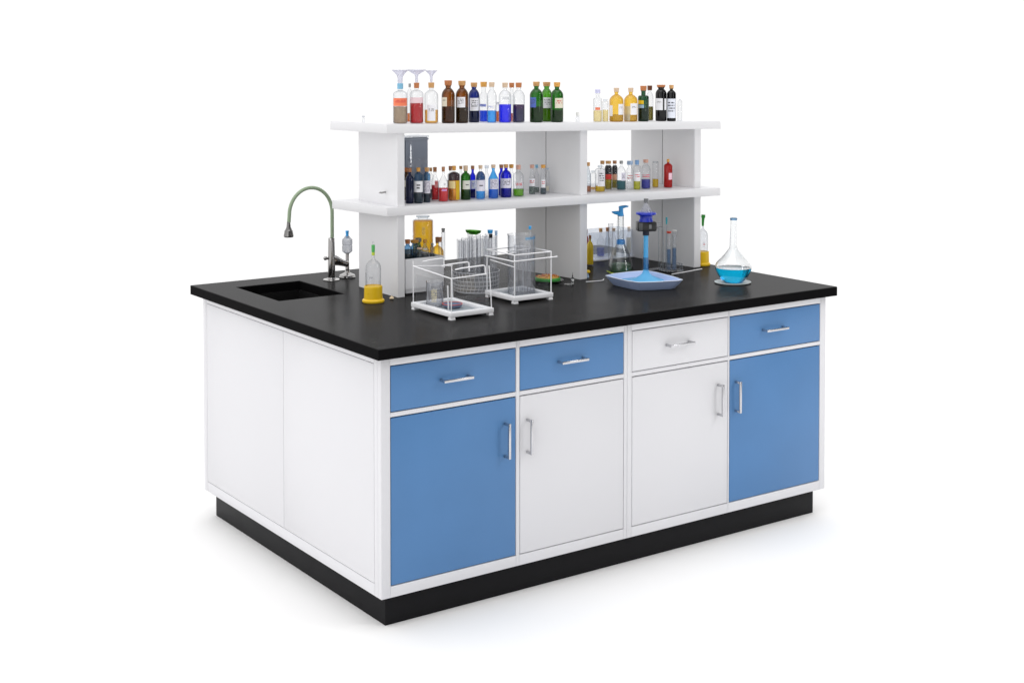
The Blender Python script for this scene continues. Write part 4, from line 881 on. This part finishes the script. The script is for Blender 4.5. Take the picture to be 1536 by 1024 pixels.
# ------------------------------------------------------------------ pale blue tray with liquid and the blue column
t = thing('plastic_tray', 'pale blue boat-shaped tray with pointed corners holding blue gel', 'tray', (0, 0, 0))
def tray_poly(k, z):
    base = [(1.2400, .4880), (1.2330, .4300), (1.2290, .3450), (1.2420, .2980), (1.2950, .2720), (1.3850, .2460), (1.4100, .2500), (1.4300, .3200), (1.4480, .4400), (1.4460, .4950), (1.3700, .5080), (1.2900, .5060)]
    c = Vector((1.338, .385))
    return [((c + (Vector(p) - c) * k).to_tuple()) + (z,) for p in base]
b = bmesh.new()
loops = [tray_poly(.78, ZT + .0004), tray_poly(.80, ZT + .003), tray_poly(.90, ZT + .017), tray_poly(1.0, ZT + .0330), tray_poly(.985, ZT + .0342), tray_poly(.93, ZT + .0300), tray_poly(.78, ZT + .0125)]
vs = [[b.verts.new(p) for p in l] for l in loops]
n_ = len(vs[0])
for A, B_ in zip(vs, vs[1:]):
    for i in range(n_): b.faces.new((A[i], A[(i + 1) % n_], B_[(i + 1) % n_], B_[i]))
b.faces.new(vs[0][::-1]); b.faces.new(vs[-1])
obj('tray_body', b, M['tray'], t, smooth=9)
rim_ = tray_poly(.994, ZT + .0340)
obj('rim', tube(rim_ + rim_[:2], .0017, seg=8), principled('pale tray rim', lin((226, 233, 246)), .3, .4), t, smooth=60)
b = bmesh.new()
add_hexa(b, tray_poly(.77, ZT + .0128), tray_poly(.805, ZT + .0168))
obj('gel', b, M['blue_gel'], t, smooth=25)
cxx, cyy = 1.352, .389
t = thing('blue_column', 'blue glass column with black clamp, royal blue collar and clear cone, standing in the tray', 'lab stand', (cxx, cyy, ZT + .0170))
obj('flared_foot', lathe([(0, .0002), (.074, .0002), (.068, .004), (.044, .012), (.026, .020), (.016, .0285), (.0115, .038), (.0102, .046), (0, .046)], seg=44, sy=.8), M['blue_gel'], t, smooth=60)
obj('column', lathe([(.0102, .044), (.0100, .182)], seg=28), GLASS['clear'], t, smooth=60)
obj('inner_liquid', lathe([(0, .046), (.0088, .046), (.0088, .176), (0, .176)], seg=24), liquid_mat('column liquid', lin((84, 200, 255)), .8), t, smooth=40)
obj('lower_sleeve', lathe([(.0106, .042), (.0106, .088)], seg=28), thin_glass('grey blue sleeve', (.72, .76, .80, 1), (.3, .36, .46, 1), 1.5, .2, lin((60, 100, 150))), t, smooth=60)
obj('black_collar', cyl(.0125, .0125, .170, .190), principled('navy rubber', lin((24, 32, 52)), .4, .3), t, smooth=40)
b = box(-.036, -.022, .186, .037, .022, .2215, .006)
bmesh.ops.rotate(b, verts=b.verts, cent=(0, 0, 0), matrix=Matrix.Rotation(radians(-28), 3, 'Z'))
b2 = bmesh.new()
for x in (-.029, -.022): add_box(b2, x, -.0238, .190, x + .0028, -.0218, .2180, .0006)
add_box(b2, .006, -.0245, .196, .016, -.0218, .2120, .0012)
bmesh.ops.rotate(b2, verts=b2.verts, cent=(0, 0, 0), matrix=Matrix.Rotation(radians(-28), 3, 'Z'))
obj('clamp_slot', b2, M['grey_plastic'], t, smooth=40)
ck = obj('clamp_box', b, M['black_plastic'], t, smooth=40)
obj('spool', lathe([(0, .2217), (.0270, .2217), (.0255, .226), (.0235, .234), (.0245, .243), (.032, .2465), (.0375, .248), (.0385, .2515), (.0370, .2545), (.030, .2560), (0, .2560)], seg=40), M['royal_plastic'], t, smooth=45)
obj('cone', lathe([(.0215, .2562), (.0195, .262), (.0130, .276), (.0078, .287), (.0062, .291)], seg=32), M['hero_glass'] if False else GLASS['milk'], t, smooth=60)
obj('grey_cap', cyl(.0080, .0086, .2905, .3060, .001), M['grey_plastic'], t, smooth=40)

# ------------------------------------------------------------------ glassware against the right upright
gx, gy = 1.650, .585
t = thing('glass_stand', 'low clear glass dish with a slotted rim, holding narrow vials by the right upright', 'dish', (gx, gy, ZT))
obj('dish', lathe([(0, .0004), (.036, .0004), (.046, .004), (.048, .007), (.044, .007), (.035, .0035), (0, .003)], seg=40), M['hero_glass'], t, smooth=50)
b = bmesh.new()
for i in range(14):
    a = 2 * pi * i / 14
    add_tube(b, [(.044 * cos(a), .044 * sin(a), .006), (.043 * cos(a), .043 * sin(a), .030)], .0017, seg=8)
add_tube(b, [(.043 * cos(2 * pi * i / 40), .043 * sin(2 * pi * i / 40), .0305) for i in range(41)], .0016, seg=8, cap=False)
obj('slotted_rim', b, GLASS['greyglass'], t, smooth=60)
test_tube(gx - .011, gy + .002, ZT + .0042, .148, .0080, 'narrow vial of blue liquid with red stopper by the right upright', (M['red_plastic'], .008, .0100), liq=('paleblue', .085))
test_tube(gx + .010, gy - .006, ZT + .0042, .154, .0085, 'narrow vial of blue liquid with white stopper by the right upright', (CAP['white'], .006, .0100), liq=('paleblue', .09))
test_tube(gx + .028, gy + .012, ZT + .0042, .135, .0070, 'empty open vial beside the two blue ones in the slotted dish')
o = obj('glass_pipette', tube([(gx - .012, gy + .018, ZT + .0065), (gx - .010, gy + .0175, ZT + .186)], [.0028, .0026], seg=10), GLASS['greyglass'], None, smooth=60); tag(o, 'slim pipette with teal tip standing in the slotted dish', 'pipette')
obj('teal_tip', tube([(gx - .010, gy + .0175, ZT + .1865), (gx - .0099, gy + .0175, ZT + .2), (gx - .0097, gy + .0175, ZT + .214)], [.003, .0036, .0042], seg=10), M['teal_plastic'], o, smooth=60)
t = thing('tube_stand', 'faint clear acrylic tube stand against the right upright, behind the blue column', 'stand', (1.625, .665, ZT))
b = bmesh.new()
add_box(b, -.045, -.018, .0003, .045, .018, .004, .001)
obj('base', b, M['window_glass'], t)
obj('top_plate', box(-.045, -.018, .165, .045, .018, .169, .001), M['window_glass'], t)
for x in (-.041, .041):
    for y in (-.014, .014): obj('rod', tube([(x, y, .0042), (x, y, .1648)], .0018, seg=8), GLASS['greyglass'], t, smooth=60)
b = bmesh.new()
for x in (-.03, -.01, .01, .03): add_tube(b, [(x, 0, .1692), (x, 0, .186)], .006, seg=12, cap=False)
for zz in (.178, .186): add_tube(b, [(-.036, -.006, zz), (.036, -.006, zz)], .0009, seg=6)
obj('tube_holder', b, GLASS['clear'], t, smooth=60)
o = obj('stirring_rod', tube([(1.6006, .5260, ZT + .0022), (1.66, .5345, ZT + .0022), (1.7892, .5600, ZT + .0022)], .0019, seg=10), M['wire'], None, smooth=60); tag(o, 'white stirring rod lying in front of the slotted dish', 'rod')

# ------------------------------------------------------------------ the blue flask on its paper
fx, fy = 1.6628, .2494
o = obj('filter_paper', lathe([(0, .0003), (.060, .0003), (.068, .0015), (.0705, .0045), (.0700, .0050), (.066, .0030), (.058, .0018), (0, .0018)], seg=40, sx=1.0, sy=.94), M['ceramic'], None, smooth=50, loc=(fx - .003, fy, ZT)); tag(o, 'white round filter paper with curled edge under the blue flask', 'filter paper')
t = thing('round_flask', 'round-bellied glass flask with tall neck, half full of bright blue liquid', 'flask', (fx, fy, ZT + .0021))
outer = [(0, .0), (.0300, .0), (.0345, .0016), (.0440, .0095), (.0545, .0230), (.0630, .0390), (.0675, .0510), (.0682, .0585), (.0662, .0680), (.0610, .0765), (.0520, .0860), (.0420, .0960), (.0315, .1085), (.0225, .1200), (.0170, .1285), (.0150, .1350), (.0142, .1450), (.0128, .1900), (.0118, .2300), (.0124, .2330), (.0132, .2370), (.0128, .2405), (.0112, .2410)]
w_ = .0016
inner = [(.0096, .2400), (.0102, .2300), (.0112, .1900), (.0126, .1450), (.0134, .1345), (.0155, .1275), (.0212, .1188), (.0302, .1073), (.0408, .0946), (.0508, .0846), (.0597, .0752), (.0647, .0670), (.0666, .0585), (.0659, .0513), (.0615, .0396), (.0532, .0240), (.0430, .0110), (.0338, .0032), (.0297, .0016), (0, .0016)]
def refine(pr, k=3):
    # Catmull-Rom, for smooth glass
    out_ = [pr[0]]
    for i in range(len(pr) - 1):
        p0, p1, p2, p3 = pr[max(i - 1, 0)], pr[i], pr[i + 1], pr[min(i + 2, len(pr) - 1)]
        for j in range(1, k + 1):
            s_ = j / k
            out_.append(tuple(max(0., .5 * ((2 * p1[c]) + (-p0[c] + p2[c]) * s_ + (2 * p0[c] - 5 * p1[c] + 4 * p2[c] - p3[c]) * s_ ** 2 + (-p0[c] + 3 * p1[c] - 3 * p2[c] + p3[c]) * s_ ** 3)) for c in (0, 1)))
    return out_
obj('glass_body', lathe(refine(outer)[:-1] + refine(inner), seg=64), M['hero_glass'], t, smooth=50)
lv = .0560
liq = [(0, .0014), (.0297, .0014), (.0340, .0031), (.0432, .0109), (.0534, .0239), (.0617, .0395), (.0661, .0512), (.0667, lv)]
obj('liquid', lathe(refine(liq, 2) + [(.0655, lv - .0004), (0, lv - .0004)], seg=64), M['hero_liquid'], t, smooth=50)
obj('blue_rim', lathe([(.0125, .2345), (.0137, .2372), (.0132, .2412), (.0120, .2418)], seg=32), GLASS['blueglass'], t, smooth=50)

# ------------------------------------------------------------------ light
w = bpy.data.worlds.new('World'); scene.world = w; w.use_nodes = True
nt = w.node_tree; nt.nodes.clear()
out = nt.nodes.new('ShaderNodeOutputWorld'); bg = nt.nodes.new('ShaderNodeBackground')
tc = nt.nodes.new('ShaderNodeTexCoord')
vd = nt.nodes.new('ShaderNodeVectorMath'); vd.operation = 'DOT_PRODUCT'
vd.inputs[1].default_value = Vector((.50, -.86, .05)).normalized()
nt.links.new(tc.outputs['Generated'], vd.inputs[0])
mr = nt.nodes.new('ShaderNodeMapRange'); mr.interpolation_type = 'SMOOTHSTEP'
mr.inputs['From Min'].default_value = .30; mr.inputs['From Max'].default_value = .85
mr.inputs['To Min'].default_value = 1.26; mr.inputs['To Max'].default_value = .12
nt.links.new(vd.outputs['Value'], mr.inputs['Value'])
nt.links.new(mr.outputs[0], bg.inputs['Strength'])
bg.inputs['Color'].default_value = (.995, .995, 1, 1)
nt.links.new(bg.outputs[0], out.inputs['Surface'])

def area(name, loc, target, size, power, col=(1, 1, 1), sy=None):
    l = bpy.data.lights.new(name, 'AREA'); l.shape = 'RECTANGLE'; l.size = size; l.size_y = sy or size; l.energy = power; l.color = col
    o = bpy.data.objects.new(name, l); COL.objects.link(o)
    o.location = loc
    o.rotation_euler = (Vector(target) - Vector(loc)).to_track_quat('-Z', 'Y').to_euler()
    return o
area('key_softbox', (3.6, -3.2, 3.6), (1.0, .4, .6), 1.4, 38)
area('strip_softbox_right', (2.5, -2.7, 1.55), (1.0, .7, 1.25), .16, 13, sy=1.7)
area('strip_softbox_left', (-3.4, -.9, 1.75), (1.0, .7, 1.3), .14, 6, sy=1.5)
area('added_top_fill', (.6, .0, 5.0), (.9, .5, .8), 3.0, 40)  # added overhead fill that lifts the floor to white

# ------------------------------------------------------------------ camera
cam = bpy.data.cameras.new('camera'); co = bpy.data.objects.new('camera', cam); COL.objects.link(co)
cam.sensor_fit = 'HORIZONTAL'; cam.sensor_width = 36.0
cam.lens = 2149.0487 * 36 / 1536
cam.shift_x = -(768.87124 - 768) / 1536
cam.shift_y = (140.96113 - 512) / 1536
co.location = (-2.09498, -3.65737, 1.71845)
co.rotation_euler = (pi / 2 - .02977, 0, -.61242)
cam.clip_start = .05; cam.clip_end = 500
scene.camera = co

scene.render.engine = 'CYCLES'
scene.cycles.max_bounces = 16; scene.cycles.transparent_max_bounces = 48
scene.cycles.transmission_bounces = 12; scene.cycles.glossy_bounces = 6; scene.cycles.diffuse_bounces = 5
scene.cycles.caustics_reflective = False; scene.cycles.caustics_refractive = True
scene.cycles.sample_clamp_indirect = 6
scene.cycles.use_denoising = True
scene.view_settings.view_transform = 'Standard'; scene.view_settings.look = 'None'
scene.view_settings.exposure = 0; scene.view_settings.gamma = 1; scene.view_settings.use_curve_mapping = False
